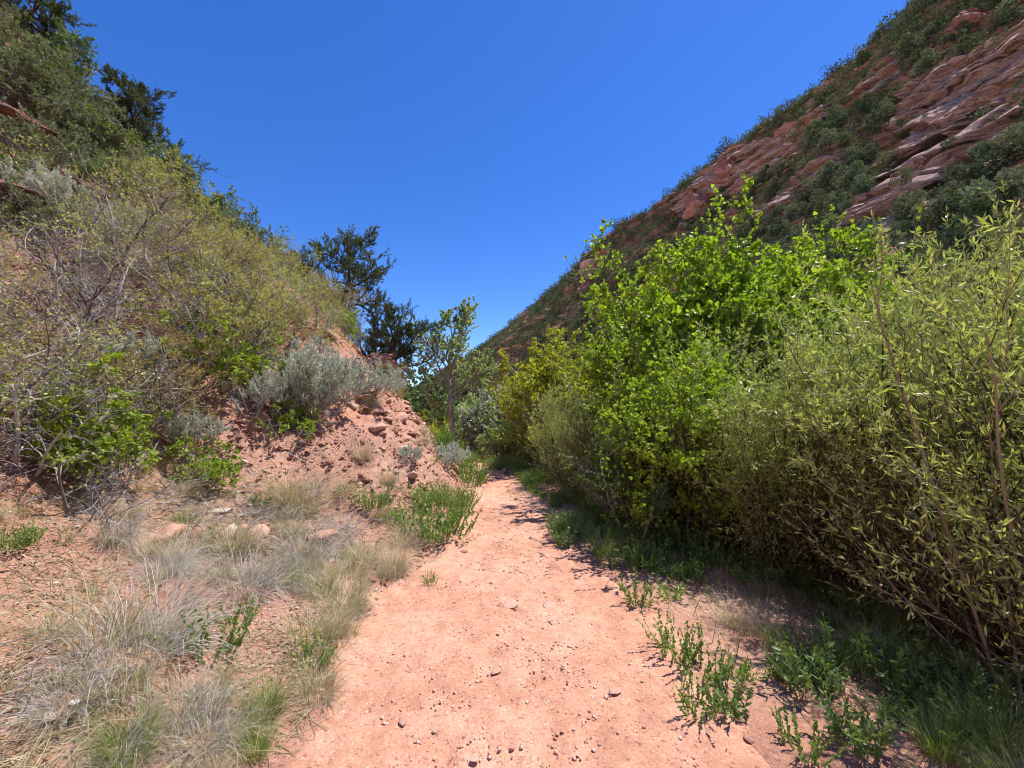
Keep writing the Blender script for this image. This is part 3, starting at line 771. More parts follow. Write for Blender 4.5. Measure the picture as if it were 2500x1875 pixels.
# rocks
def icos(sub):
    import bmesh
    bm = bmesh.new(); bmesh.ops.create_icosphere(bm, subdivisions=sub, radius=1)
    V = np.array([v.co[:] for v in bm.verts]); F = np.array([[v.index for v in f.verts] for f in bm.faces]); bm.free()
    return V, F
IV2, IF2 = icos(2); IV4, IF4 = icos(5); IV1, IF1 = icos(1)
def rock_mesh(name, seed, mat, flat=.5, cuts=14, V0=IV2, F0=IF2, stretch=1.3, noise=.12):
    rng = np.random.default_rng(seed)
    V = V0.copy()
    for _ in range(cuts):
        nrm = norm(rng.normal(size=3)); dd = .38 + .35 * rng.random()
        s = V @ nrm
        V = V - np.maximum(s - dd, 0)[:, None] * nrm
    V = V * (1 + noise * vnoise(V[:, 0] * 2, V[:, 1] * 2, V[:, 2] * 2, seed))[:, None]
    V = V * np.array([stretch, 1.0, flat])
    return make_mesh(name, V, F0, mat, tint=np.full(len(V), rng.random()))
ROCKS = {m: [rock_mesh('rock', s, M[m], f) for s, f in ((1, .35), (2, .5), (3, .25), (4, .6), (5, .4), (6, .2))] for m in ('redrock', 'palerock', 'whiterock', 'pinkrock')}

def outcrop_mesh(seed, sx, sy, sz, tilt=.0, mat='redrock', k=1.0):
    rng = np.random.default_rng(seed)
    V = IV4.copy()
    V = np.sign(V) * np.abs(V) ** .55            # boxy body
    for _ in range(34):
        nrm = norm(rng.normal(size=3) * np.array([1, 1, .6])); dd = .62 + .35 * rng.random()
        s = V @ nrm
        V = V - np.maximum(s - dd, 0)[:, None] * nrm
    W = V * np.array([sx, sy, sz]) / k
    q = W[:, 2] * 3.2 + W[:, 0] * tilt * 3.2 + .7 * fbm(W[:, 0] * .8, W[:, 1] * .8, W[:, 2] * .8, oct=3, seed=seed)
    fr = q - np.floor(q); st = sstep(0, .25, fr) - fr
    lay = _hash(np.floor(q), q * 0, q * 0, seed) - .5
    rad = norm(W * np.array([1, 1, .15]))
    cr = np.abs(fbm(W[:, 0] * 1.3, W[:, 1] * 1.3, W[:, 2] * .8, oct=3, seed=seed + 3))
    W = W + rad * (.12 * st + .22 * lay + .14 * fbm(W[:, 0] * 3, W[:, 1] * 3, W[:, 2] * 3, oct=3, seed=seed + 9) + .05 * fbm(W[:, 0] * 9, W[:, 1] * 9, W[:, 2] * 14, oct=2, seed=seed + 5) - .16 * np.exp(-cr * 9))[:, None]
    W = W * k
    return make_mesh('rock_outcrop', W, IF4, M[mat], tint=.5 + .3 * lay)

# ------------------------------------------------------------------ placing
_nprng = random.Random(5)
def put(kind, var, loc, s=1.0, rz=None, label=None, cat=None, group=None, name=None, sz=None, tilt=(0, 0)):
    v = LIB[kind][var % len(LIB[kind])]
    o = bpy.data.objects.new(name, None)
    o.empty_display_size = .2
    COL.objects.link(o)
    o.location = loc
    o.rotation_euler = (tilt[0], tilt[1], _nprng.uniform(0, 6.28) if rz is None else rz)
    o.scale = (s, s, s if sz is None else sz)
    tag(o, label, cat, group)
    for nm, me in v:
        link(nm, me, o)
    return o

# ------------------------------------------------------------------ rock outcrops on the slope
def outcrop(seed, px, Y, size, rz, label, sink=.3, tilt=.3, dz=0.0):
    x, y, z = wpos(px, Y)
    o = link('rock_outcrop', outcrop_mesh(seed, *size, tilt=tilt))
    o.location = (x, y, z - size[2] * sink + dz); o.rotation_euler = (0, 0, rz)
    tag(o, label, 'rock outcrop')
AVOID = []
def ledge(seed, px, py, size, rz, label, sink=.3, tilt=.3):
    h = ray_hit(px, py)
    o = link('rock_outcrop', outcrop_mesh(seed, *size, tilt=tilt, mat='ledge'))
    o.location = (h[0], h[1], h[2] + size[2] * (.5 - sink)); o.rotation_euler = (0, 0, rz)
    tag(o, label, 'rock outcrop')
    for t_ in (0, -.6, -1.2): AVOID.append((h[0] * (1 + t_ / 9), h[1] * (1 + t_ / 9), .42))
ledge(1, 20, 330, (.6, .9, .28), .5, 'layered dark red rock ledge high on the slope, overhanging scrub at the top corner')
ledge(2, 160, 470, (.6, .9, .25), .3, 'low broken red rock step below the high overhanging ledge', .35)
outcrop(3, 985, 17.5, (1.3, 1.3, 1.5), .4, 'upright pinkish red rock face behind the leaning juniper', .25, .8, dz=.6)
outcrop(4, 860, 14.2, (.8, 1.3, 1.0), .2, 'red rock block on the spur crest under the round pinyon', .3, .5)
outcrop(5, 905, 11.6, (.7, 1.1, .55), .9, 'tilted red shale ledge on the spur below the pinyon', .45, .6)
ledge(6, 20, 500, (.6, .8, .25), .7, 'weathered red ledge half hidden by silver sagebrush', .5)
ledge(7, 150, 270, (.8, 1.2, .35), .1, 'rust coloured rock band between the ledge and the tall dark pinyon', .35)

# ------------------------------------------------------------------ trees and large shrubs of the left slope
def tree(kind, var, px, Y, s, rz, label, cat='tree', name='pinyon_pine', group=None, dz=-.05, sz=None):
    x, y, z = wpos(px, Y)
    return put(kind, var, (x, y, z + dz), s, rz, label, cat, group, name, sz)

tree('pinyon', 0, 835, 11.3, .92, 1.0, 'round topped dark pinyon on the spur crest with bare limbs showing sky')
tree('pinyon', 2, 930, 11.9, .8, -.1, 'gnarled juniper leaning out over the trail with a bent dark trunk', name='juniper_tree')
tree('pinyon', 1, 905, 12.3, .5, 2.0, 'short bushy pinyon filling the gap beside the leaning juniper')
tree('pinyon', 3, 345, 10.4, .62, .5, 'tall dark pinyon standing on the skyline beside the rock ledges')
tree('greyshrub', 1, 205, 10.3, .7, 2.6, 'large grey green shrub on the skyline just uphill of the tall pinyon', 'shrub', 'mahogany_shrub')
tree('greenshrub', 0, 110, 9.8, .7, 4.0, 'large green shrub on the skyline above the rock ledge', 'shrub', 'mahogany_shrub')
tree('pinyon', 2, 10, 9.4, .6, 1.3, 'grey limbed juniper at the very top corner of the slope', name='juniper_tree')
tree('pinyon', 1, 745, 11.6, .52, .3, 'small pointed pinyon poking up just uphill of the round topped one')

big = [
 ('greenshrub', 0, 455, 11.4, 1.15, 'grey green round shrub on the skyline below the tallest pinyon'),
 ('greyshrub', 1, 400, 11.0, 1.15, 'thin grey leaved shrub at the foot of the tall pinyon'),
 ('greyshrub', 0, 520, 12.0, 1.1, 'greyish mountain mahogany stepping down the skyline'),
 ('greenshrub', 1, 310, 8.6, 1.2, 'bright green rounded shrub below the rust coloured rock band'),
 ('greyshrub', 2, 405, 9.2, 1.1, 'grey twigged shrub beside the bright green rounded shrub'),
 ('greenshrub', 2, 560, 12.2, 1.1, 'fresh green shrub at the bend of the skyline'),
 ('greyshrub', 0, 610, 12.4, 1.1, 'silvery green shrub on the skyline midway down the slope'),
 ('greyshrub', 2, 665, 12.6, 1.0, 'silvery round shrub next to the small pointed pinyon'),
 ('greenshrub', 0, 700, 12.0, .95, 'green shrub crowded under the small pointed pinyon'),
 ('greyshrub', 1, 640, 10.6, .95, 'dull green shrub inside the bend of the slope'),
 ('greenshrub', 2, 500, 10.4, 1.05, 'lime tinted green shrub below the skyline mahogany'),
 ('greyshrub', 2, 590, 10.2, 1.0, 'olive shrub with showing branches beneath the skyline'),
 ('greyshrub', 0, 90, 8.6, 1.0, 'grey olive shrub rooted in the dark red ledge'),
 ('greyshrub', 1, 180, 9.4, .95, 'straw tinted shrub clinging to the rock band'),
 ('greenshrub', 1, 130, 10.2, 1.0, 'blue green shrub between the two skyline pinyons'),
 ('greyshrub', 2, 240, 10.2, 1.0, 'open grey branched shrub under the second skyline pinyon'),
 ('greenshrub', 2, 30, 8.3, .9, 'mid green shrub over the lip of the dark ledge'),
 ('greyshrub', 0, 60, 7.3, .85, 'brownish grey shrub just below the overhanging ledge'),
 ('greyshrub', 1, 170, 7.6, .85, 'dark twigged shrub below the low broken rock step'),
 ('greyshrub', 2, 270, 7.8, .8, 'dark open shrub above the yucca clump'),
]
for k, v, px, Y, s, lab in big:
    tree(k, v, px, Y, s * 1.0, None, lab, 'shrub', 'mahogany_shrub')

# silver sagebrush
for v, px, Y, s, lab in [
 (0, 770, 6.4, 1.45, 'large silver sagebrush on the bare red bank, tallest of its clump'),
 (1, 855, 7.3, 1.3, 'wide silver sagebrush on the trail side of the tallest one'),
 (2, 660, 5.8, .8, 'silver sagebrush lowest in the big clump on the bank'),
 (1, 715, 6.2, .75, 'small silver sagebrush uphill of the big clump'),
 (0, 715, 9.6, .8, 'pale sagebrush half buried in olive scrub above the big clump'),
 (1, 950, 8.9, .55, 'small grey sagebrush alone on the rubble near the trail'),
 (2, 1085, 8.0, .72, 'rounded grey sagebrush at the trail edge among green weeds'),
 (0, 130, 5.7, 1.0, 'silver sagebrush on the slope under the yucca clump'),
 (2, 30, 5.5, .9, 'silver sagebrush at the picture edge below the ledges'),
 (1, 200, 6.0, .8, 'silver sagebrush beside the yucca'),
 (0, 345, 7.4, .8, 'upright pale sagebrush among yellow scrub'),
 (2, 395, 7.6, .6, 'small pale sagebrush next to the upright one'),
 (1, 110, 7.3, .6, 'grey sagebrush at the foot of the high ledge'),
]:
    o_ = tree('sage', v, px, Y, s, None, lab, 'sagebrush', 'sagebrush')
    AVOID.append((o_.location[0], o_.location[1], .62 * s)); AVOID.append((o_.location[0] * .93, o_.location[1] * .93, .45 * s))
for px, Y, s, lab in [(250, 6.6, 1.1, 'spiky yucca with long stiff leaves above the silver sagebrush'), (190, 7.0, .9, 'spiky yucca just uphill of the larger yucca'), (900, 7.4, .6, 'small yucca on the red bank under the big sagebrush clump')]:
    tree('yucca', 0, px, Y, s, None, lab, 'yucca', 'yucca')
for k, v, px, py, s, lab in [('greyshrub', 0, 60, 420, .55, 'grey olive shrub in front of the dark red ledge'), ('greyshrub', 1, 150, 400, .5, 'open grey shrub growing between two ledges'),
 ('greenshrub', 2, 230, 420, .55, 'rounded green shrub at the end of the ledges'), ('greyshrub', 2, 100, 600, .5, 'brown twigged shrub under the lowest ledge'), ('greenshrub', 1, 10, 470, .5, 'green shrub at the picture edge between ledges')]:
    h = ray_hit(px, py)
    put(k, v, h, s, None, lab, 'shrub', None, 'mahogany_shrub')
tree('broom', 0, 965, 10.2, 1.15, None, 'upright brown green broom bush on the spur above the rubble', 'shrub', 'broom_bush')
tree('rustbrush', 0, 945, 10.9, .6, None, 'straw coloured open shrub behind the upright broom bush', 'shrub', 'scrub_bush')

# hand placed scrub that reads by itself in the photograph
for k, v, px, Y, s, lab in [
 ('limebrush', 0, 560, 5.6, 1.0, 'lime green leaved scrub in the middle of the slope above the bare bank'),
 ('limebrush', 1, 480, 5.4, .9, 'lime green scrub next to the brightest one, greyer twigs below'),
 ('limebrush', 1, 690, 5.6, .55, 'small lime green scrub at the edge of the bare red bank'),
 ('limebrush', 0, 500, 4.5, .6, 'low lime green scrub above the flat pale rocks'),
 ('limebrush', 1, 300, 3.9, .8, 'low yellow green scrub above the dry leaf litter'),
 ('limebrush', 0, 80, 3.5, .8, 'yellow green scrub at the picture edge, level with the leaf litter'),
 ('limebrush', 0, 520, 7.2, .6, 'small bright green bush under the twisted dead trunk'),
 ('deadbrush', 0, 740, 6.1, .75, 'tangled dark dead brush at the top of the bare bank'),
 ('deadbrush', 1, 620, 5.6, .9, 'pale dead brush beside the lime green scrub'),
 ('deadbrush', 0, 330, 4.6, 1.0, 'grey dead brush tangle low on the slope'),
 ('deadbrush', 1, 60, 3.3, 1.0, 'mat of grey dead sticks above the bare red patch'),
 ('deadbrush', 0, 200, 3.3, .8, 'sprawling grey sticks over the leaf litter'),
 ('deadbrush', 1, 150, 4.6, 1.1, 'thick dark tangle of bare branches low at the picture edge'),
 ('deadbrush', 1, 840, 11.2, .9, 'grey dead brush hanging under the round pinyon'),
 ('rustbrush', 0, 420, 5.0, .7, 'rust leaved scrub between the lime green ones'),
 ('rustbrush', 1, 640, 6.6, .6, 'orange leaved scrub behind the pale dead brush'),
 ('rustbrush', 0, 215, 4.1, .6, 'orange tinted scrub over the grey sticks'),
 ('rustbrush', 1, 790, 10.4, .9, 'yellow and rust scrub above the sagebrush clump'),
]:
    nm = 'dead_brush' if k == 'deadbrush' else 'scrub_bush'
    tree(k, v, px, Y, s, None, lab, 'brush' if k == 'deadbrush' else 'shrub', nm)

# the scrub thicket over the rest of the slope
rng = np.random.default_rng(77)
placed = []
def zone(x, y):
    d = foot_left(y) - x
    px, py, dep = project(x, y, H(x, y))
    return float(d), px, py, dep
cnt = 0
for _ in range(9000):
    x = rng.uniform(-17, -1.5); y = rng.uniform(.9, 15)
    d, px, py, dep = zone(x, y)
    if dep < 1.5 or px < -500 or px > 1000 or py < -250 or py > 1500: continue
    lo = 2.9 if y < 4.5 else 2.3 + .06 * (y - 4.5)
    if d < lo or d > 13: continue
    if 8.5 < y and d < 2.8 : continue
    if px > 590 and py > 1070: continue
    sp = .60 if dep < 7 else .78
    if any((x - a) ** 2 + (y - b) ** 2 < sp * sp for a, b in placed): continue
    if any((x - a) ** 2 + (y - b) ** 2 < r_ * r_ for a, b, r_ in AVOID): continue
    placed.append((x, y))
    s = rng.uniform(.6, 1.05); u = rng.random()
    if py < 430 and px < 420: where = 'between the red ledges near the top of the slope'
    elif px > 560 and py < 860: where = 'on the slope uphill of the big sagebrush clump'
    elif px > 560: where = 'beside the bare red bank'
    elif py < 640: where = 'below the red ledges and the yuccas'
    elif py < 860: where = 'in the middle of the slope thicket'
    else: where = 'low in the thicket above the leaf litter'
    upper = (py < 500 and px < 560) or d > 9.0
    if upper and rng.random() < .30: continue
    if upper:
        v_ = u
        s *= .82
        if v_ < .45: k, c, nm, lab = 'greyshrub', 'shrub', 'mahogany_shrub', 'olive grey shrub'
        elif v_ < .72: k, c, nm, lab = 'greenshrub', 'shrub', 'mahogany_shrub', 'green leaved shrub'
        elif v_ < .86: k, c, nm, lab = 'pinyon', 'tree', 'pinyon_pine', 'small dark pinyon'; s *= .5
        else: k, c, nm, lab = 'twigbrush', 'shrub', 'scrub_bush', 'bare twigged grey bush'
    elif u < .09: k, c, nm, lab = 'sage', 'sagebrush', 'sagebrush', 'pale sagebrush'
    elif u < .15: k, c, nm, lab = 'deadbrush', 'brush', 'dead_brush', 'leafless pale brush'
    elif u < .24: k, c, nm, lab = 'rustbrush', 'shrub', 'scrub_bush', 'bronze leaved scrub bush'
    elif u < .36: k, c, nm, lab = 'limebrush', 'shrub', 'scrub_bush', 'yellow green scrub bush'
    elif u < (.88 if (px < 520 and 700 < py < 1100) else .62): k, c, nm, lab = 'twigbrush', 'shrub', 'scrub_bush', 'nearly bare grey twigged scrub bush'
    else: k, c, nm, lab = 'oakbrush', 'shrub', 'scrub_bush', 'olive leaved scrub bush'
    lab = lab + ' ' + where; g = lab + ', several alike'
    if d > 7 and y > 7: s *= .85
    if px > 500 and y > 7: s *= .78
    if y < 4: s *= .8
    put(k, int(rng.integers(0, 4)), (x, y, H(x, y) - .03), s, None, lab, c, g, nm); cnt += 1
print('scrub', cnt)

# ------------------------------------------------------------------ grasses and weeds, left bank
LOWS = 1.0
def low(kind, px, py, s, lab, cat, name, group=None, var=None):
    h = ray_hit(px, py)
    if h is None: return
    put(kind, _nprng.randrange(6) if var is None else var, h, s * (LOWS * (1.6 if kind == 'alfalfa' else .68 if kind == 'clover' else 1) if px < 1250 else (.8 if kind in ('broadforb', 'forb', 'clover') else 1)), None, lab, cat, group, name)
G = 'grass tuft'
for k, px, py, s, lab, cat, nm in [
 ('greytuft', 330, 1600, 1.25, 'big grey dry grass mound above the white stone', G, 'grass_tuft'),
 ('greentuft', 240, 1560, 1.1, 'half green grass mound joined to the big grey one', G, 'grass_tuft'),
 ('greytuft', 400, 1500, 1.0, 'grey grass spilling over the back of the big grey mound', G, 'grass_tuft'),
 ('greytuft', 600, 1440, 1.15, 'pale lilac grey dead grass mound in the middle of the verge', G, 'grass_tuft'),
 ('greentuft', 690, 1420, 1.0, 'straw green tuft beside the pale grey mound', G, 'grass_tuft'),
 ('clover', 520, 1600, 1.3, 'bright green leafy weed on the trail side of the big grey mound', 'weed', 'leafy_weed'),
 ('clover', 580, 1520, 1.1, 'bright green leafy weed in front of the pale grey mound', 'weed', 'leafy_weed'),
 ('straw', 735, 1255, 1.5, 'tall straw coloured bunch grass on the bare bank', G, 'grass_tuft'),
 ('straw', 700, 1235, 1.3, 'straw bunch grass joined uphill to the tallest one', G, 'grass_tuft'),
 ('greytuft', 745, 1360, 1.2, 'grey bunch grass below the tall straw one', G, 'grass_tuft'),
 ('greytuft', 835, 1300, .8, 'small lilac grey tuft at the foot of the tall straw grass', G, 'grass_tuft'),
 ('greentuft', 560, 1350, 1.1, 'olive bunch grass uphill of the pale grey mound', G, 'grass_tuft'),
 ('greentuft', 470, 1340, 1.0, 'olive bunch grass amid leaf litter', G, 'grass_tuft'),
 ('alfalfa', 905, 1240, .5, 'green topped clump alone on the red bank', 'weed', 'leafy_weed'),
 ('straw', 925, 1270, .8, 'straw tuft just below the green topped clump', G, 'grass_tuft'),
 ('alfalfa', 1060, 1300, .85, 'bushy green weed on the trail edge, lowest of its patch', 'weed', 'leafy_weed'),
 ('alfalfa', 1045, 1235, .55, 'bushy green weed on the bank side of the trail edge patch', 'weed', 'leafy_weed'),
 ('straw', 1075, 1225, .7, 'straw tuft inside the green trail edge patch', G, 'grass_tuft'),
 ('alfalfa', 1110, 1240, .6, 'small bushy weed touching the trail in the green patch', 'weed', 'leafy_weed'),
 ('alfalfa', 1140, 1180, .8, 'green weed beside the rounded sagebrush, against the trail', 'weed', 'leafy_weed'),
 ('alfalfa', 1120, 1145, .8, 'green weed behind the rounded sagebrush', 'weed', 'leafy_weed'),
 ('alfalfa', 1085, 1115, .8, 'green weed at the foot of the spur rocks', 'weed', 'leafy_weed'),
 ('alfalfa', 1065, 1085, .7, 'farther green weed under the pale rocks of the spur', 'weed', 'leafy_weed'),
 ('straw', 960, 1390, 1.0, 'loose straw tuft leaning over the trail edge', G, 'grass_tuft'),
 ('straw', 985, 1330, .9, 'straw tuft where the verge meets the bare bank', G, 'grass_tuft'),
 ('greentuft', 880, 1370, 1.0, 'olive green tuft in the verge grass', G, 'grass_tuft'),
 ('greentuft', 830, 1480, 1.1, 'half green tuft midway along the verge', G, 'grass_tuft'),
 ('greentuft', 760, 1560, 1.0, 'half green tuft by the wide part of the trail', G, 'grass_tuft'),
 ('clover', 770, 1620, .9, 'low leafy weed at the edge of the wide trail', 'weed', 'leafy_weed'),
 ('clover', 1050, 1425, .6, 'small leafy weed creeping onto the trail', 'weed', 'leafy_weed'),
 ('grasstuft', 650, 1740, .55, 'small green tuft on bare sand near the trail', G, 'grass_tuft'),
 ('greentuft', 780, 1700, .6, 'thin olive tuft at the trail edge nearest the camera', G, 'grass_tuft'),
 ('greentuft', 560, 1780, .6, 'thin olive tuft on the open red sand', G, 'grass_tuft'),
 ('grasstuft', 310, 1850, .6, 'fresh green tuft at the bottom edge of the picture', G, 'grass_tuft'),
 ('grasstuft', 620, 1840, .45, 'fresh green sprig at the bottom edge by the trail', G, 'grass_tuft'),
 ('greytuft', 270, 1310, .9, 'wispy lilac grey dry weed over the leaf litter', G, 'grass_tuft'),
 ('greytuft', 400, 1390, .9, 'wispy grey tuft over the leaf litter, trail side', G, 'grass_tuft'),
 ('alfalfa', 20, 1340, .25, 'green leafy weed at the picture edge above the bare patch', 'weed', 'leafy_weed'),
 ('straw', 880, 1120, .9, 'straw tuft high on the bare bank', G, 'grass_tuft'), ('greytuft', 760, 1190, .8, 'grey tuft on the bare bank above the straw bunch grass', G, 'grass_tuft'),
 ('straw', 950, 1180, .7, 'straw tuft in the rubble of the bare bank', G, 'grass_tuft'), ('sage', 1000, 1130, .35, 'tiny grey sagebrush in the rubble below the spur tip', 'sagebrush', 'sagebrush'),
 ('greentuft', 840, 1200, .7, 'olive tuft midway on the bare bank', G, 'grass_tuft'),
 ('limebrush', 470, 1200, .3, 'small bright lime sapling above the flat pale rocks', 'sapling', 'sapling'),
]:
    low(k, px, py, s, lab, cat, nm)
rng = np.random.default_rng(5)
n1 = 0
for _ in range(3000):
    y = rng.uniform(1.0, 8.0); x = rng.uniform(-6, -.7)
    d = float(foot_left(y) - x)
    if d < .05 or d > 4.2: continue
    n = float(vnoise(x * 1.1, y * 1.1, seed=9))
    if y > 4.6 and d > .9 and n < .45: continue
    if rng.random() > .35 + .6 * n: continue
    u = rng.random()
    near = 'on the camera side of the verge' if y < 2.6 else ('in the middle of the verge' if y < 4.5 else 'along the far bank foot')
    if u < .3: k, c, s, nm, cat = 'straw', 'straw coloured', rng.uniform(.28, .72), 'grass_tuft', G
    elif u < .55: k, c, s, nm, cat = 'greentuft', 'olive green', rng.uniform(.28, .72), 'grass_tuft', G
    elif u < .68: k, c, s, nm, cat = 'greytuft', 'grey', rng.uniform(.3, .7), 'grass_tuft', G
    elif u < .93: k, c, s, nm, cat = 'sprig', 'thin sparse', rng.uniform(.6, 1.1), 'grass_tuft', G
    else: k, c, s, nm, cat = 'clover', 'small leafy', rng.uniform(.4, .7), 'leafy_weed', 'weed'
    put(k, int(rng.integers(0, 4)), (x, y, H(x, y)), s, None, f'{c} {"weed" if cat == "weed" else "tuft"} among the dry grass {near}', cat, f'{c} tufts {near}', nm); n1 += 1
    if n1 > 190: break
print('tufts', n1)

# ------------------------------------------------------------------ creek side: heart leaved tree, willows
tree('heartleaf', 0, 1700, 6.8, 1.16, 5.2, 'large bright green tree with glossy heart shaped leaves, tallest beside the trail', 'tree', 'leafy_tree', sz=1.3)
tree('heartleaf', 1, 1860, 6.8, 1.16, 2.2, 'lower bright green tree joined to the creek side of the tallest one', 'tree', 'leafy_tree', sz=1.32)
tree('heartleaf', 1, 1610, 7.4, .85, 1.2, 'lowest bright green tree, on the trail side of the tallest one', 'tree', 'leafy_tree')
tree('heartleaf', 1, 1985, 7.6, 1.18, 4.0, 'bright green tree behind the willows, next to the tallest one', 'tree', 'leafy_tree', sz=1.38)
tree('heartleaf', 1, 1660, 5.0, .66, .8, 'low bright green sapling whose shade falls across the trail', 'tree', 'leafy_tree')
tree('heartleaf', 0, 1810, 5.9, .80, 5.0, 'bright green tree filling the front of the heart leaved stand', 'tree', 'leafy_tree')
tree('heartleaf', 1, 1590, 6.4, .5, 3.0, 'small bright green tree where the hedge meets the trail bend', 'tree', 'leafy_tree')
W = [
 (0, 2520, 3.3, .93, 'tall willow at the picture edge nearest the camera'),
 (1, 2330, 3.6, .92, 'tall willow with many dark stems, second from the picture edge'),
 (2, 2120, 4.0, .9, 'willow with pale narrow leaves in front of the bright green tree'),
 (3, 1930, 4.3, .78, 'willow leaning out in front of the heart leaved tree'),
 (0, 1760, 4.9, .68, 'low willow under the heart leaved tree'),
 (2, 2450, 4.6, 1.1, 'tall willow in the second row by the picture edge'),
 (3, 2230, 5.0, 1.05, 'yellowish willow in the second row above the dark stems'),
 (1, 2100, 5.8, 1.0, 'tall willow beside the heart leaved tree'),
 (1, 1640, 5.6, .7, 'low dark willow where the shade falls on the trail'),
 (0, 1540, 6.4, .72, 'low willow at the shaded bend of the trail edge'),
 (2, 1450, 7.4, .72, 'olive willow overhanging the grass by the trail'),
 (3, 1400, 8.6, .78, 'small willow farther along the trail edge'),
 (0, 2650, 4.0, 1.1, 'tall willow cut by the picture edge'),
 (2, 2800, 5.0, 1.1, 'tall willow outside the edge thicket'),
 (3, 2560, 6.2, 1.2, 'tall brownish willow in the back row at the picture edge'),
 (0, 2330, 6.8, 1.15, 'tall brownish willow in the back row'),
 (1, 2600, 2.4, .9, 'willow stems closest to the camera at the picture edge'),
]
for v, px, Y, s, lab in W:
    tree('willow', v, px, Y, s, None, lab, 'willow', 'willow_shrub', sz=s * (1.34 if px > 2250 else 1.2 if px > 2000 else 1.05))
for k, v, px, Y, s, lab, nm in [
 ('yellowtree', 0, 1375, 11.8, 1.45, 'yellow green tree glowing above the bronze bush', 'yellow_tree'),
 ('yellowtree', 1, 1440, 12.0, 1.6, 'taller yellow green tree against the bright heart leaved one', 'yellow_tree'),
 ('yellowtree', 1, 1310, 13.5, 1.1, 'yellow tree lowest and farthest of the yellow ones', 'yellow_tree'),
 ('palebush', 0, 1450, 10.5, .75, 'olive leaved bush with arching grey twigs below the yellow trees', 'leafy_bush'),
 ('bronzebush', 0, 1400, 11.0, .85, 'bronze and pink leaved bush in front of the yellow trees', 'leafy_bush'),
 ('bronzebush', 1, 1350, 11.6, .7, 'second bronze bush lower down by the grey shrubs', 'leafy_bush'),
 ('palebush', 1, 1500, 9.5, .7, 'pale green bush touching the heart leaved tree', 'leafy_bush'),
 ('palebush', 0, 1290, 12.8, .55, 'rounded grey green bush at the trail bend', 'leafy_bush'),
 ('palebush', 1, 1215, 13.4, .5, 'soft grey green bush beside the cottonwood foot', 'leafy_bush'),
 ('palebush', 0, 1165, 16.5, 1.0, 'soft green tree filling the gap right behind the cottonwood', 'leafy_bush'),
 ('midgreen', 1, 1110, 18.5, 1.0, 'sunlit green tree behind the cottonwood trunk', 'leafy_bush'),
 ('midgreen', 0, 1290, 15.0, .8, 'sunlit green bush at the foot of the yellow trees', 'leafy_bush'),
 ('palebush', 1, 1340, 10.8, .5, 'low olive bush above the grassy trail edge', 'leafy_bush'),
 ('silvertree', 0, 1220, 16.5, 1.1, 'silvery white leaved tree behind the trail bend', 'silver_tree'),
 ('silvertree', 1, 1270, 17.5, 1.3, 'taller silvery tree with bare tips behind the first', 'silver_tree'),
 ('silvertree', 1, 1160, 18, .6, 'small silver bush right behind the cottonwood', 'silver_tree'),
 ('farleafy', 0, 1180, 21, .85, 'mid green tree behind the cottonwood on the creek side', 'leafy_bush'),
 ('farleafy', 1, 1130, 23, .95, 'dark green tree between cottonwood and silver trees', 'leafy_bush'),
 ('midleafy', 1, 1240, 15.5, .6, 'bright green bush below the silver trees', 'leafy_bush'),
 ('yellowtree', 0, 1065, 17, .62, 'yellow green bush left behind the cottonwood trunk', 'leafy_bush'),
 ('yellowtree', 1, 1020, 19, .7, 'yellow green bush under the red rock face', 'leafy_bush'),
 ('farleafy', 0, 1075, 26, .95, 'dark tree closing the valley behind the cottonwood', 'leafy_bush'),
 ('farleafy', 1, 1000, 30, 1.1, 'dark tree beyond the end of the spur', 'leafy_bush'),
 ('farleafy', 0, 1310, 26, 1.1, 'dark green tree behind the silver trees', 'leafy_bush'),
 ('farleafy', 1, 1380, 24, 1.1, 'dark green tree behind the yellow trees', 'leafy_bush'),
 ('farleafy', 0, 940, 27, 1.0, 'dark tree glimpsed under the leaning juniper', 'leafy_bush'),
]:
    tree(k, v, px, Y, s, None, lab, 'tree' if 'tree' in nm else 'bush', nm)
tree('cottonwood', 0, 1112, 13.7, 1.0, 0, 'slender young cottonwood with pale forked limbs at the end of the trail', 'tree', 'cottonwood_tree')
tree('darkjuniper', 0, 2480, 13.5, .78, 1, 'large dark juniper standing above the willows at the picture edge', 'tree', 'juniper_tree')
tree('darkjuniper', 0, 2080, 21, .62, 3, 'brownish juniper behind the heart leaved tree', 'tree', 'juniper_tree')

rng = np.random.default_rng(314)
rows = []
for _ in range(900):
    y = rng.uniform(1.5, 20); x = rng.uniform(2.6, 15) if y < 10 else rng.uniform(1.5, 15)
    px, py, dep = project(x, y, H(x, y))
    if px > 3300 or x < float(trail_right(y)) + 2.0 or any((x - a) ** 2 + (y - b) ** 2 < 1.9 for a, b in rows): continue
    rows.append((x, y))
    u = rng.random()
    if x < 5.5 and y < 9: k, lab, g, nm, s, c = 'willow', 'willow in the thick of the creek thicket, behind the trail side row', 'willows of the creek thicket', 'willow_shrub', rng.uniform(.9, 1.2), 'willow'
    elif u < .6: k, lab, g, nm, s, c = 'farleafy', 'dense green creek shrub behind the willows', 'green shrubs behind the willows', 'leafy_bush', rng.uniform(.6, .85), 'bush'
    else: k, lab, g, nm, s, c = 'palebush', 'pale leaved creek shrub behind the willows', 'pale shrubs behind the willows', 'leafy_bush', rng.uniform(.6, .85), 'bush'
    put(k, int(rng.integers(0, 4)), (x, y, H(x, y) - .03), s, None, lab, c, g, nm)
    if len(rows) > 75: break
rng = np.random.default_rng(315); edge = []
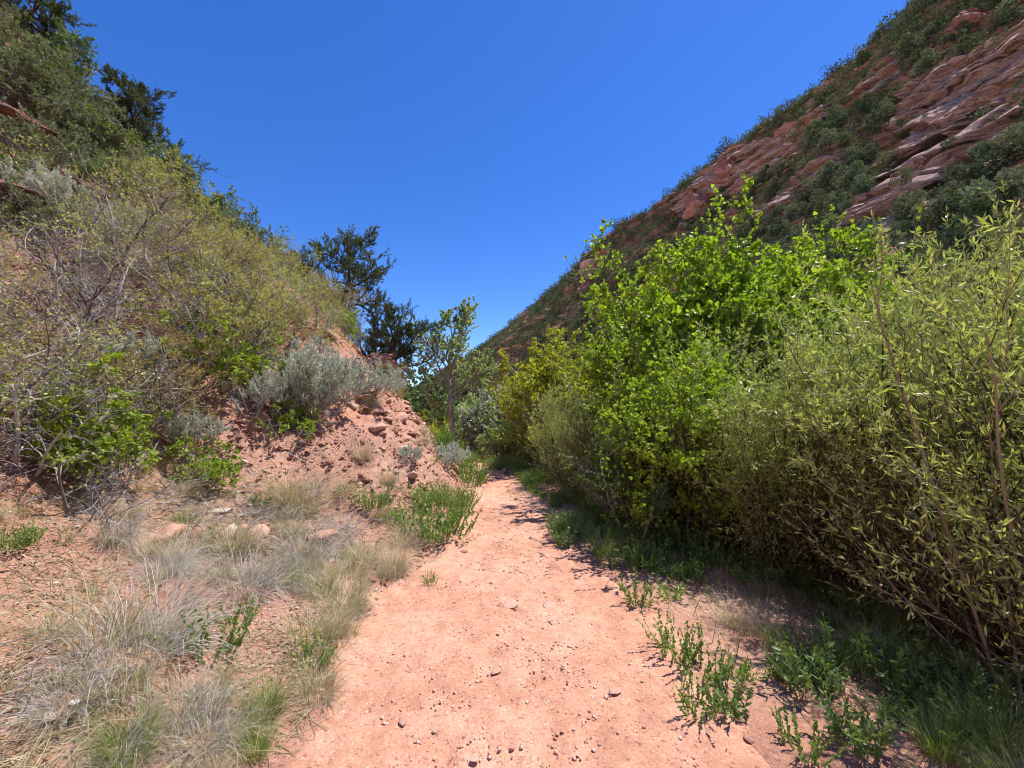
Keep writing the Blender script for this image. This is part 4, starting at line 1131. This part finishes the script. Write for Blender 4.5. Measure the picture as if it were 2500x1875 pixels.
for _ in range(400):
    y = rng.uniform(4.6, 12.5); x = float(trail_right(y)) + rng.uniform(.9, 2.0)
    if any((x - a) ** 2 + (y - b) ** 2 < .6 for a, b in edge): continue
    edge.append((x, y)); u = rng.random()
    if u < .5: k, lab, nm, s = 'willow', 'knee high olive willow shoots over the grassy trail edge', 'willow_shrub', rng.uniform(.38, .6)
    else: k, lab, nm, s = 'greenshrub', 'low dark green bush over the grassy trail edge', 'leafy_bush', rng.uniform(.5, .85)
    put(k, int(rng.integers(0, 4)), (x, y, H(x, y) - .03), s, None, lab, 'willow' if k == 'willow' else 'bush', 'low willows along the trail edge' if k == 'willow' else 'low bushes along the trail edge', nm)
    if len(edge) > 24: break
print('rows', len(rows), len(edge))
# far wood along the creek
def stuff_mesh(name, items, seed):
    """items: (kind arrays) merged copies of simple crowns"""
    pass

# ------------------------------------------------------------------ creek side grasses and forbs
for k, px, py, s, lab, cat, nm in [
 ('forb', 1560, 1480, .95, 'green leafy weed at the tip of the trail shade', 'weed', 'leafy_weed'),
 ('forb', 1635, 1465, .8, 'leafy weed right of the one at the shade tip', 'weed', 'leafy_weed'),
 ('clover', 1650, 1600, 1.0, 'open green weed at the trail edge behind the dark stone', 'weed', 'leafy_weed'),
 ('clover', 1710, 1650, 1.1, 'dense green weed at the trail edge casting a dark shadow', 'weed', 'leafy_weed'),
 ('forb', 1800, 1660, .8, 'silvery leaved weed between the two green clumps', 'weed', 'leafy_weed'),
 ('broadforb', 1960, 1680, 1.2, 'largest green clump on the sand before the willows', 'weed', 'leafy_weed'),
 ('clover', 1990, 1640, 1.2, 'fresh green growth behind the largest clump', 'weed', 'leafy_weed'),
 ('broadforb', 2060, 1620, 1.1, 'broad leaved weed against the shaded willow foot', 'weed', 'leafy_weed'),
 ('broadforb', 1780, 1740, .8, 'upright weed with grey green blades on the sand', 'weed', 'leafy_weed'),
 ('clover', 1700, 1740, .8, 'low creeping weed by the wide trail', 'weed', 'leafy_weed'),
 ('broadforb', 2100, 1830, 1.0, 'upright broad leaved weed near the bottom edge', 'weed', 'leafy_weed'),
 ('clover', 1960, 1840, .8, 'small weed cluster near the bottom edge', 'weed', 'leafy_weed'),
 ('broadforb', 2220, 1700, 1.2, 'blue green leafy clump near the willow shade', 'weed', 'leafy_weed'),
 ('broadforb', 2330, 1680, 1.2, 'blue green leafy clump below the dark stems', 'weed', 'leafy_weed'),
 ('clover', 2260, 1780, 1.0, 'yellowish green creeping clump near the picture corner', 'weed', 'leafy_weed'),
 ('broadforb', 2420, 1760, 1.2, 'leafy clump nearest the picture corner', 'weed', 'leafy_weed'),
 ('straw', 1870, 1560, .7, 'long straw blades arching out of the willow shade', G, 'grass_tuft'),
 ('straw', 1790, 1530, .6, 'dry straw tuft beside the arching one', G, 'grass_tuft'),
]:
    low(k, px, py, s, lab, cat, nm)
rng = np.random.default_rng(15)
n2 = 0
for _ in range(6000):
    y = rng.uniform(1.2, 14) if rng.random() < .5 else rng.uniform(1.2, 6); x = float(trail_right(y)) + rng.uniform(-.1, 2.4 if y < 5 else 1.5)
    d = x - float(trail_right(y))
    n = float(vnoise(x * 1.4, y * 1.4, seed=19))
    px, py, dep = project(x, y, H(x, y))
    if px > 2650: continue
    edge = .35 if y > 3.2 else .15 + .25 * max(0, d)
    if y < 3.4 and d < .35: continue
    if rng.random() > edge + .5 * n + (.25 if y > 4 else 0): continue
    u = rng.random()
    where = 'on the sand before the willows' if y < 3.2 else ('in the willow shade' if y < 6.5 else 'along the far trail edge')
    if u < .26: k, c, s, nm, cat = 'grasstuft', 'fresh green', rng.uniform(.6, 1.2), 'grass_tuft', G
    elif u < .36: k, c, s, nm, cat = 'greentuft', 'olive', rng.uniform(.6, 1.0), 'grass_tuft', G
    elif u < .42: k, c, s, nm, cat = 'sprig', 'thin dry', rng.uniform(.7, 1.2), 'grass_tuft', G
    elif u < .82: k, c, s, nm, cat = 'forb', 'narrow leaved', rng.uniform(.6, 1.1), 'leafy_weed', 'weed'
    else: k, c, s, nm, cat = 'broadforb', 'blue green', rng.uniform(.5, 1.0), 'leafy_weed', 'weed'
    s *= .62 if y < 3.2 else .8
    put(k, int(rng.integers(0, 4)), (x, y, H(x, y)), s, None, f'{c} {"weed" if cat == "weed" else "tuft"} {where}', cat, f'{c} plants {where}', nm); n2 += 1
    if n2 > 310: break
print('verge', n2)

# ------------------------------------------------------------------ stones
def stone(px, py, s, mat, lab, v, sink=.3):
    if s >= .06 and px < 1250 and py > 1200 and 'trail' not in lab: s *= .48
    if py < 1200: s *= .5
    h = ray_hit(px, py)
    if h is None: return
    o = link('stone', ROCKS[mat][v % 6]); onp = foot_left(h[1]) < h[0] < trail_right(h[1]) and s > .032
    if onp: s *= .8
    o.location = (h[0], h[1], h[2] + (-s * .06 if onp else s * .1)); o.scale = (s, s, s * (.45 if onp else 1))
    o.rotation_euler = (_nprng.uniform(-.08, .08), _nprng.uniform(-.08, .08), _nprng.uniform(0, 6))
    tag(o, lab, 'stone')
for a in [
 (190, 1750, .10, 'whiterock', 'white stone lying in dry grass near the corner', 1), (178, 1722, .06, 'whiterock', 'small white stone just behind the larger white one', 2),
 (120, 1755, .10, 'palerock', 'flat pink stone beside the white one', 2), (1130, 1346, .07, 'redrock', 'dark red stone standing on the trail edge', 3),
 (530, 1252, .22, 'palerock', 'flat pale rock slab under the lime scrub', 2), (585, 1262, .12, 'palerock', 'smaller flat rock beside the pale slab', 0),
 (640, 1340, .22, 'redrock', 'broken pinkish rock behind the pale grass mound', 4), (690, 1350, .14, 'redrock', 'second broken pinkish rock beside the first', 3),
 (607, 1235, .08, 'palerock', 'round yellowish stone above the flat slabs', 1), (858, 1288, .08, 'palerock', 'pale stone at the foot of the bare bank', 3),
 (1155, 1858, .035, 'pinkrock', 'small round stone at the bottom of the trail', 4), (1215, 1548, 0.018, 'pinkrock', 'little upright stone in the middle of the trail', 3),
 (1245, 1472, .10, 'redrock', 'flat rock flush with the trail surface', 5), (1340, 1475, .09, 'redrock', 'smaller flat rock flush with the trail by the shade', 5),
 (1630, 1612, .05, 'redrock', 'dark stone at the foot of the trail edge weed', 3), (1600, 1625, .035, 'redrock', 'reddish chip next to the dark stone', 1),
 (1830, 1812, .03, 'redrock', 'brick red stone on the sand between weeds', 3), (1770, 1840, .025, 'redrock', 'dark red chip near the bottom edge', 1),
 (1500, 1690, .05, 'redrock', 'wide flat stone sunk in the trail', 5), 
  
 (985, 1765, 0.027, 'pinkrock', 'light chip near the bottom of the trail', 2), 
  (1210, 1640, .045, 'redrock', 'flat pinkish stone in the middle of the trail', 5),
 (1075, 1058, .40, 'palerock', 'pale block at the tip of the spur', 4), (1050, 1030, .30, 'palerock', 'cream block on top of the spur tip', 1), (1030, 1022, .26, 'palerock', 'cream slab uphill of the spur tip block', 2),
 (1062, 1012, .2, 'whiterock', 'whitish block behind the spur tip', 3), (1040, 1075, .3, 'palerock', 'flat cream slab below the spur tip', 0), (985, 1095, .26, 'palerock', 'long slanting pale slab in the rubble', 0),
 (1010, 1060, .25, 'redrock', 'red block in the rubble above the slanting slab', 3), (950, 1030, .28, 'redrock', 'dark red block under the broom bush', 4), (935, 1060, .2, 'redrock', 'dark chunk shading the rubble', 1),
 (925, 1010, .3, 'redrock', 'red slab uphill of the broom bush', 2), (990, 1010, .35, 'redrock', 'dark broken rock beside the broom bush', 4), (905, 960, .35, 'redrock', 'tilted slab on the spur ridge line', 5),
]:
    stone(*a)
rng = np.random.default_rng(9)
n3 = 0
for _ in range(4000):
    y = rng.uniform(3.4, 11.5); d = rng.uniform(.1, 4.5)
    x = float(foot_left(y)) - d
    n = float(vnoise(x * 1.3, y * 1.3, seed=3))
    if rng.random() > .5 + .5 * n or (y < 5 and d < .8): continue
    s = .045 + .17 * rng.random() ** 2.5
    m = 'redrock' if rng.random() < .72 else 'palerock'
    o = link('stone', ROCKS[m][int(rng.integers(0, 6))]); o.location = (x, y, H(x, y) + s * .1); o.scale = (s, s, s)
    o.rotation_euler = (rng.uniform(-.4, .4), rng.uniform(0, .9), rng.uniform(0, 6))
    c = 'red' if m == 'redrock' else 'pale'
    tag(o, f'{c} shale stone in the rubble of the bare bank', 'stone', f'{c} stones of the bare bank'); n3 += 1
    if n3 >= 140: break

# countless chips and pebbles
def chips(name, pts, sizes, mat, seed, flat=.4, tint=None):
    rng = np.random.default_rng(seed)
    n = len(pts)
    q = rng.normal(size=(n, 4)); q /= np.linalg.norm(q, axis=1, keepdims=True)
    q[:, 1:3] *= .25; q /= np.linalg.norm(q, axis=1, keepdims=True)
    w, x, y, z = q.T
    Rm = np.stack([1 - 2 * (y * y + z * z), 2 * (x * y - z * w), 2 * (x * z + y * w), 2 * (x * y + z * w), 1 - 2 * (x * x + z * z), 2 * (y * z - x * w), 2 * (x * z - y * w), 2 * (y * z + x * w), 1 - 2 * (x * x + y * y)], -1).reshape(n, 3, 3)
    oc = np.array([[1, 0, 0], [.3, .8, .2], [-.8, .5, -.1], [-.7, -.6, .1], [.4, -.9, 0], [0.1, .1, 1], [-.1, 0, -1.0]])
    F = np.array([[0, 1, 5], [1, 2, 5], [2, 3, 5], [3, 4, 5], [4, 0, 5], [1, 0, 6], [2, 1, 6], [3, 2, 6], [4, 3, 6], [0, 4, 6]])
    V0 = oc[None] * (1 + .35 * rng.normal(size=(n, 7, 1)) * .6) * np.array([1, 1, flat])
    V = np.einsum('nij,nkj->nki', Rm, V0) * sizes[:, None, None] + pts[:, None]
    FF = (F[None] + (np.arange(n) * 7)[:, None, None]).reshape(-1, 3)
    o = link(name, make_mesh(name, V, FF, mat, tint=np.repeat(rng.random(n), 7)))
    return o
rng = np.random.default_rng(31)
n = 26000
y = 2.8 + 9.2 * rng.random(n); d = 5.2 * rng.random(n) ** 1.2; x = foot_left(y) - d
k = rng.random(n) < np.clip(.55 + .6 * vnoise(x * 1.5, y * 1.5, seed=8), .1, 1) * sstep(2.8, 4.5, y); x, y = x[k], y[k]
P_ = np.stack([x, y, height(x, y)], -1)
o = chips('rubble', P_, .008 + .05 * rng.random(len(x)) ** 3, M['redrock'], 1, .28); tag(o, 'loose red shale chips covering the bare bank', 'rubble', kind='stuff')
n = 14000
y = np.concatenate([1.0 + 6 * rng.random(n) ** 1.5, 1 + 14 * rng.random(2500)]); x = foot_left(y) - .3 + (trail_right(y) - foot_left(y) + 1.4) * rng.random(len(y))
P_ = np.stack([x, y, height(x, y) - .012], -1)
o = chips('gravel', P_, .003 + .011 * rng.random(len(x)) ** 4, M['gravel'], 2, .6); tag(o, 'fine reddish gravel scattered on the trail', 'gravel', kind='stuff')
n = 3000
y = 1.0 + 7 * rng.random(n) ** 1.5; x = foot_left(y) - .3 + (trail_right(y) - foot_left(y) + 1.4) * rng.random(n)
P_ = np.stack([x, y, height(x, y) - .010], -1)
o = chips('pebbles', P_, .003 + .014 * rng.random(len(x)) ** 3, M['palerock'], 3, .5); tag(o, 'pale pebbles scattered on the trail', 'pebbles', kind='stuff')

# dry litter: dead leaves and fallen blades under the scrub
rng = np.random.default_rng(41)
a = Acc()
n = 130000
y = .9 + 10 * rng.random(n) ** 1.2; d = .1 + 8.5 * rng.random(n); x = foot_left(y) - d
k = rng.random(n) < np.clip(.45 + .8 * fbm(x * .8, y * .8, oct=3, seed=28) - .5 * sstep(4.2, 5.5, y) * (1 - sstep(2.5, 3.5, d)) + .25 * sstep(2, 3, d), 0, 1)
x, y = x[k], y[k]
P_ = np.stack([x, y, height(x, y) + .008], -1)
dv = rng.normal(size=(len(x), 3)) * np.array([1, 1, .15])
leaves(a, rng, P_, dv, .008 + .022 * rng.random(len(x)) ** 1.5, 'oval', .6, .15, 1.2, tvar=.5)
o = link('leaf_litter', a.mesh('leaf_litter', M['litter'])); tag(o, 'brown dead leaves under the scrub', 'leaf litter', kind='stuff')
a = Acc()
n = 46000
y = .9 + 7.5 * rng.random(n) ** 1.3; d = -.05 + 4.6 * rng.random(n); x = foot_left(y) - d
k = rng.random(n) < np.clip(.35 + .9 * fbm(x * .9, y * .9, oct=3, seed=38) - .6 * sstep(4.2, 5.5, y) * sstep(.5, 1, d), 0, 1)
x, y = x[k], y[k]; n = len(x)
p0 = np.stack([x, y, height(x, y) + .004], -1)
dv = rng.normal(size=(n, 3)) * np.array([1, 1, .0]) + np.array([0, 0, .30]) * rng.random((n, 1)); L_ = .07 + .22 * rng.random(n)
pts, rad = grow(rng, p0, dv, L_, np.full(n, .0022), 3, .3, -.12, .5)
pts[:, :, 2] = np.maximum(pts[:, :, 2], height(pts[:, :, 0], pts[:, :, 1]) + .003)
tubes(a, pts, rad, 3, tint=rng.random(n))
o = link('dry_grass', a.mesh('dry_grass', M['straw'])); tag(o, 'fallen dry grass blades on the verge', 'dry grass', kind='stuff')
a = Acc()
n = 6000
y = 1.2 + 10 * rng.random(n) ** 1.2; x = trail_right(y) + .25 + 2.4 * rng.random(n)
k = rng.random(n) < np.clip(.3 + .9 * fbm(x * .9, y * .9, oct=3, seed=48), 0, 1) * sstep(0, .8, x - trail_right(y))
x, y = x[k], y[k]; n = len(x)
p0 = np.stack([x, y, height(x, y) + .004], -1)
dv = rng.normal(size=(n, 3)) * np.array([1, 1, 0.0]) + np.array([0, 0, .3]) * rng.random((n, 1)); L_ = .07 + .22 * rng.random(n)
pts, rad = grow(rng, p0, dv, L_, np.full(n, .0016), 3, .3, -.12, .5)
pts[:, :, 2] = np.maximum(pts[:, :, 2], height(pts[:, :, 0], pts[:, :, 1]) + .003)
tubes(a, pts, rad, 3, tint=rng.random(n))
o = link('dry_grass', a.mesh('dry_grass', M['strawgrey'])); tag(o, 'fallen grey twigs and blades before the willows', 'dry grass', kind='stuff')
a = Acc()
n = 30000
y = .9 + 10 * rng.random(n) ** 1.1; d = .8 + 8 * rng.random(n); x = foot_left(y) - d
k = rng.random(n) < np.clip(.2 + .7 * fbm(x * .7, y * .7, oct=3, seed=88) + .4 * sstep(2, 3.2, d) - .6 * sstep(4.2, 5.5, y) * (1 - sstep(2.5, 3.5, d)), 0, 1)
x, y = x[k], y[k]; n = len(x)
p0 = np.stack([x, y, height(x, y) + .006], -1)
dv = rng.normal(size=(n, 3)) * np.array([1, 1, .0]) + np.array([0, 0, .5]) * rng.random((n, 1)); L_ = .1 + .4 * rng.random(n)
pts, rad = grow(rng, p0, dv, L_, .0015 + .003 * rng.random(n), 4, .3, -.05, .4)
pts[:, :, 2] = np.maximum(pts[:, :, 2], height(pts[:, :, 0], pts[:, :, 1]) + .004)
tubes(a, pts, rad, 3, tint=rng.random(n))
o = link('twig_litter', a.mesh('twig_litter', M['deadtwig'])); tag(o, 'fallen grey twigs and sticks under the scrub', 'twig litter', kind='stuff')
# short grass under the willows and along the far verge
a = Acc()
n = 14000
y = np.concatenate([2.2 + 5 * rng.random(n // 2), 6 + 9 * rng.random(n // 2)]); x = trail_right(y) + .1 + 4.5 * rng.random(n) ** 1.3
k = rng.random(n) < np.clip(.5 + .9 * fbm(x * .9, y * .9, oct=3, seed=58), 0, 1) * sstep(0, .9, x - trail_right(y)) 
x, y = x[k], y[k]; n = len(x)
p0 = np.stack([x, y, height(x, y)], -1)
pts, rad = grow(rng, p0, rng.normal(size=(n, 3)) * .35 + np.array([0, 0, 1.0]), .08 + .2 * rng.random(n), np.full(n, .003), 3, .15, -.05, .3)
tubes(a, pts, rad, 3, tint=rng.random(n))
o = link('grass', a.mesh('grass', M['grass'])); tag(o, 'green grass under the willows and along the trail edge', 'grass', kind='stuff')

# ------------------------------------------------------------------ mountain vegetation
rng = np.random.default_rng(99)
nu, nv = MSLAB.shape
HEDGE_X = [-400, 900, 1100, 1200, 1290, 1480, 1520, 1650, 1900, 2090, 2120, 2300, 2600, 4000]
HEDGE_Y = [1100, 1050, 1010, 990, 960, 940, 800, 640, 640, 640, 740, 740, 720, 720]
cand = []
N = 110000
ui = rng.integers(0, nu, N); vi = (rng.random(N) ** 0.9 * nv).astype(int)
PT = MV[ui, vi]
px, py, dep = project(PT[:, 0], PT[:, 1], PT[:, 2])
dist = np.linalg.norm(PT, axis=1)
ok = (dep > 15) & (PT[:, 2] > -2.5) & (Mv[vi] < 1.12)
infr = ok & (px > -100) & (px < 2600) & (py > -120)
hy = np.interp(px, HEDGE_X, HEDGE_Y)
vis = infr & (py < hy + 60)
dens = .46 + .6 * fbm(PT[:, 0] * .16, PT[:, 1] * .16, PT[:, 2] * .16, oct=2, seed=66) + .8 * fbm(PT[:, 0] * .05, PT[:, 1] * .05, PT[:, 2] * .05, oct=3, seed=61)
dens = dens - .12 * ((px > 2050) & (py > 330)); dens = np.clip(dens, .10, 1) * (1 - .93 * MSLAB[ui, vi]) + .25 * (np.abs(Mv[vi] - 1) < .06)
keep = vis & (rng.random(N) < dens)
I = np.nonzero(keep)[0]
rng.shuffle(I)
# keep a minimum spacing
cell = {}
sel = []
for i in I:
    p = PT[i]; c = (int(p[0] // 2.4), int(p[1] // 2.4), int(p[2] // 2.4))
    if cell.get(c, 0) >= 1: continue
    cell[c] = cell.get(c, 0) + 1; sel.append(i)
sel = np.array(sel)
size = (.3 + 1.0 * rng.random(len(sel)) ** 1.5) * (1 - .5 * MSLAB[ui[sel], vi[sel]])
scr = size / dist[sel]
front = (px[sel] > -20) & (px[sel] < 2520) & (py[sel] > -20) & (py[sel] < hy[sel] - 10) & (Mv[vi[sel]] < 1.0)
order = np.argsort(-(scr * front))
top = set(order[:290].tolist())
print('mountain plants', len(sel))
sp, ss = [], []
for j, i in enumerate(sel):
    p = PT[i]
    if j in top:
        jx_, jy_ = px[i], py[i]
        if Mv[vi[i]] > .9: wh = 'standing along the mountain skyline'
        elif jx_ > 2100 and jy_ < 330: wh = 'above the big sandstone slabs'
        elif jx_ > 2100: wh = 'below or between the big sandstone slabs'
        elif jx_ > 1850: wh = 'uphill of the craggy outcrop, beside the slabs'
        elif jx_ > 1600: wh = 'around the craggy outcrop above the bright trees'
        elif jx_ > 1380: wh = 'around the isolated red outcrop'
        else: wh = 'at the low end of the mountain slope'
        vr_ = int(rng.integers(0, 6))
        jl_ = ('pale olive scrub juniper ' if vr_ > 3 else 'large dark juniper ' if size[j] > .85 else 'dark juniper ') + wh
        put('farjuniper', vr_, (p[0], p[1], p[2] - .1), size[j], rng.uniform(0, 6.28), jl_, 'tree', jl_ + ', several alike', 'juniper_tree', sz=size[j] * rng.uniform(.8, 1.15))
    else:
        sp.append(p); ss.append(size[j])
def merged_crowns(name, P, S, seed, mat, label, nleaf=85, lf=.48):
    rng = np.random.default_rng(seed)
    P = np.array(P); S = np.array(S); n = len(P)
    a = Acc()
    lob = 4
    c = rng.normal(size=(n, lob, 3)) * np.array([.8, .8, .55]) + np.array([0, 0, 1.3])
    i = rng.integers(0, lob, (n, nleaf)); v = norm(rng.normal(size=(n, nleaf, 3)))
    Q = (c[np.arange(n)[:, None], i] + v * (1.0 * (.6 + .5 * rng.random((n, nleaf, 1))))); Q[..., 2] = np.maximum(Q[..., 2], 0)
    Q = P[:, None] + Q * S[:, None, None]
    sz = np.repeat(S * lf, nleaf)
    leaves(a, rng, Q.reshape(-1, 3), (v + np.array([0, 0, .4])).reshape(-1, 3), sz, 'dia', .75, .7, .3, tint=np.repeat(.2 + .6 * rng.random(n), nleaf), tvar=.2)
    o = link(name, a.mesh(name, M[mat])); tag(o, label, 'woodland', kind='stuff')
merged_crowns('juniper_woodland', sp, ss, 1, 'farpine', 'dense pinyon and juniper woodland covering the far mountain slope')
# low scrub between the junipers
k2 = vis & (rng.random(N) < np.clip(.45 + .6 * fbm(PT[:, 0] * .07, PT[:, 1] * .07, PT[:, 2] * .07, oct=3, seed=71), 0, 1) * (1 - .95 * MSLAB[ui, vi]))
I = np.nonzero(k2)[0][:20000]
merged_crowns('hillside_scrub_vegetation', PT[I], rng.uniform(.2, .5, len(I)), 2, 'farscrub', 'low olive scrub between the junipers of the mountain slope', 24)

def mountain_outcrop(seed, px0, py0, size, label, tilt=.2):
    q = MV.reshape(-1, 3)
    a_, b_, dp = project(q[:, 0], q[:, 1], q[:, 2])
    e = (a_ - px0) ** 2 + (b_ - py0) ** 2 + (dp < 10) * 1e9 + (np.repeat(np.arange(nv)[None], nu, 0).ravel() > nv * .8) * 1e9
    p = q[np.argmin(e)]
    o = link('rock_outcrop', outcrop_mesh(seed, *size, tilt=tilt, k=5.0)); o.location = (p[0] + 1, p[1], p[2]); o.rotation_euler = (0, 0, 1.1)
    tag(o, label, 'rock outcrop')
mountain_outcrop(21, 1435, 662, (5, 6, 4.5), 'isolated red rock outcrop high on the mountain beside the bright tree')
mountain_outcrop(22, 1770, 425, (5, 5, 5), 'craggy orange red outcrop just under the mountain skyline')
mountain_outcrop(23, 1280, 775, (4, 6, 3.5), 'reddish rocks near the low end of the mountain skyline')
mountain_outcrop(24, 1930, 320, (4, 6, 2.5), 'pinkish rock rib below the skyline, uphill of the craggy outcrop')
mountain_outcrop(25, 2380, 60, (3, 6, 2.5), 'red rock face near the top corner of the mountain')
mountain_outcrop(26, 1700, 500, (6, 6, 5), 'broad red rock base below the craggy outcrop')
# dark wood on the valley floor beyond the creek
rng = np.random.default_rng(123)
n = 420
y = 22 + 130 * rng.random(n) ** 1.3; x = rng.uniform(-1, 1, n) * (8 + y * .45) + 2 - y * .1
hz = height(x, y, False)
px, py, dep = project(x, y, hz)
k = (foot_left(y) - x < 0) & (px > 850) & (px < 1700)
merged_crowns('valley_woodland', np.stack([x, y, hz], -1)[k], rng.uniform(.8, 1.5, k.sum()), 4, 'farpine', 'dark woodland on the valley floor beyond the trail bend', 900, .2)
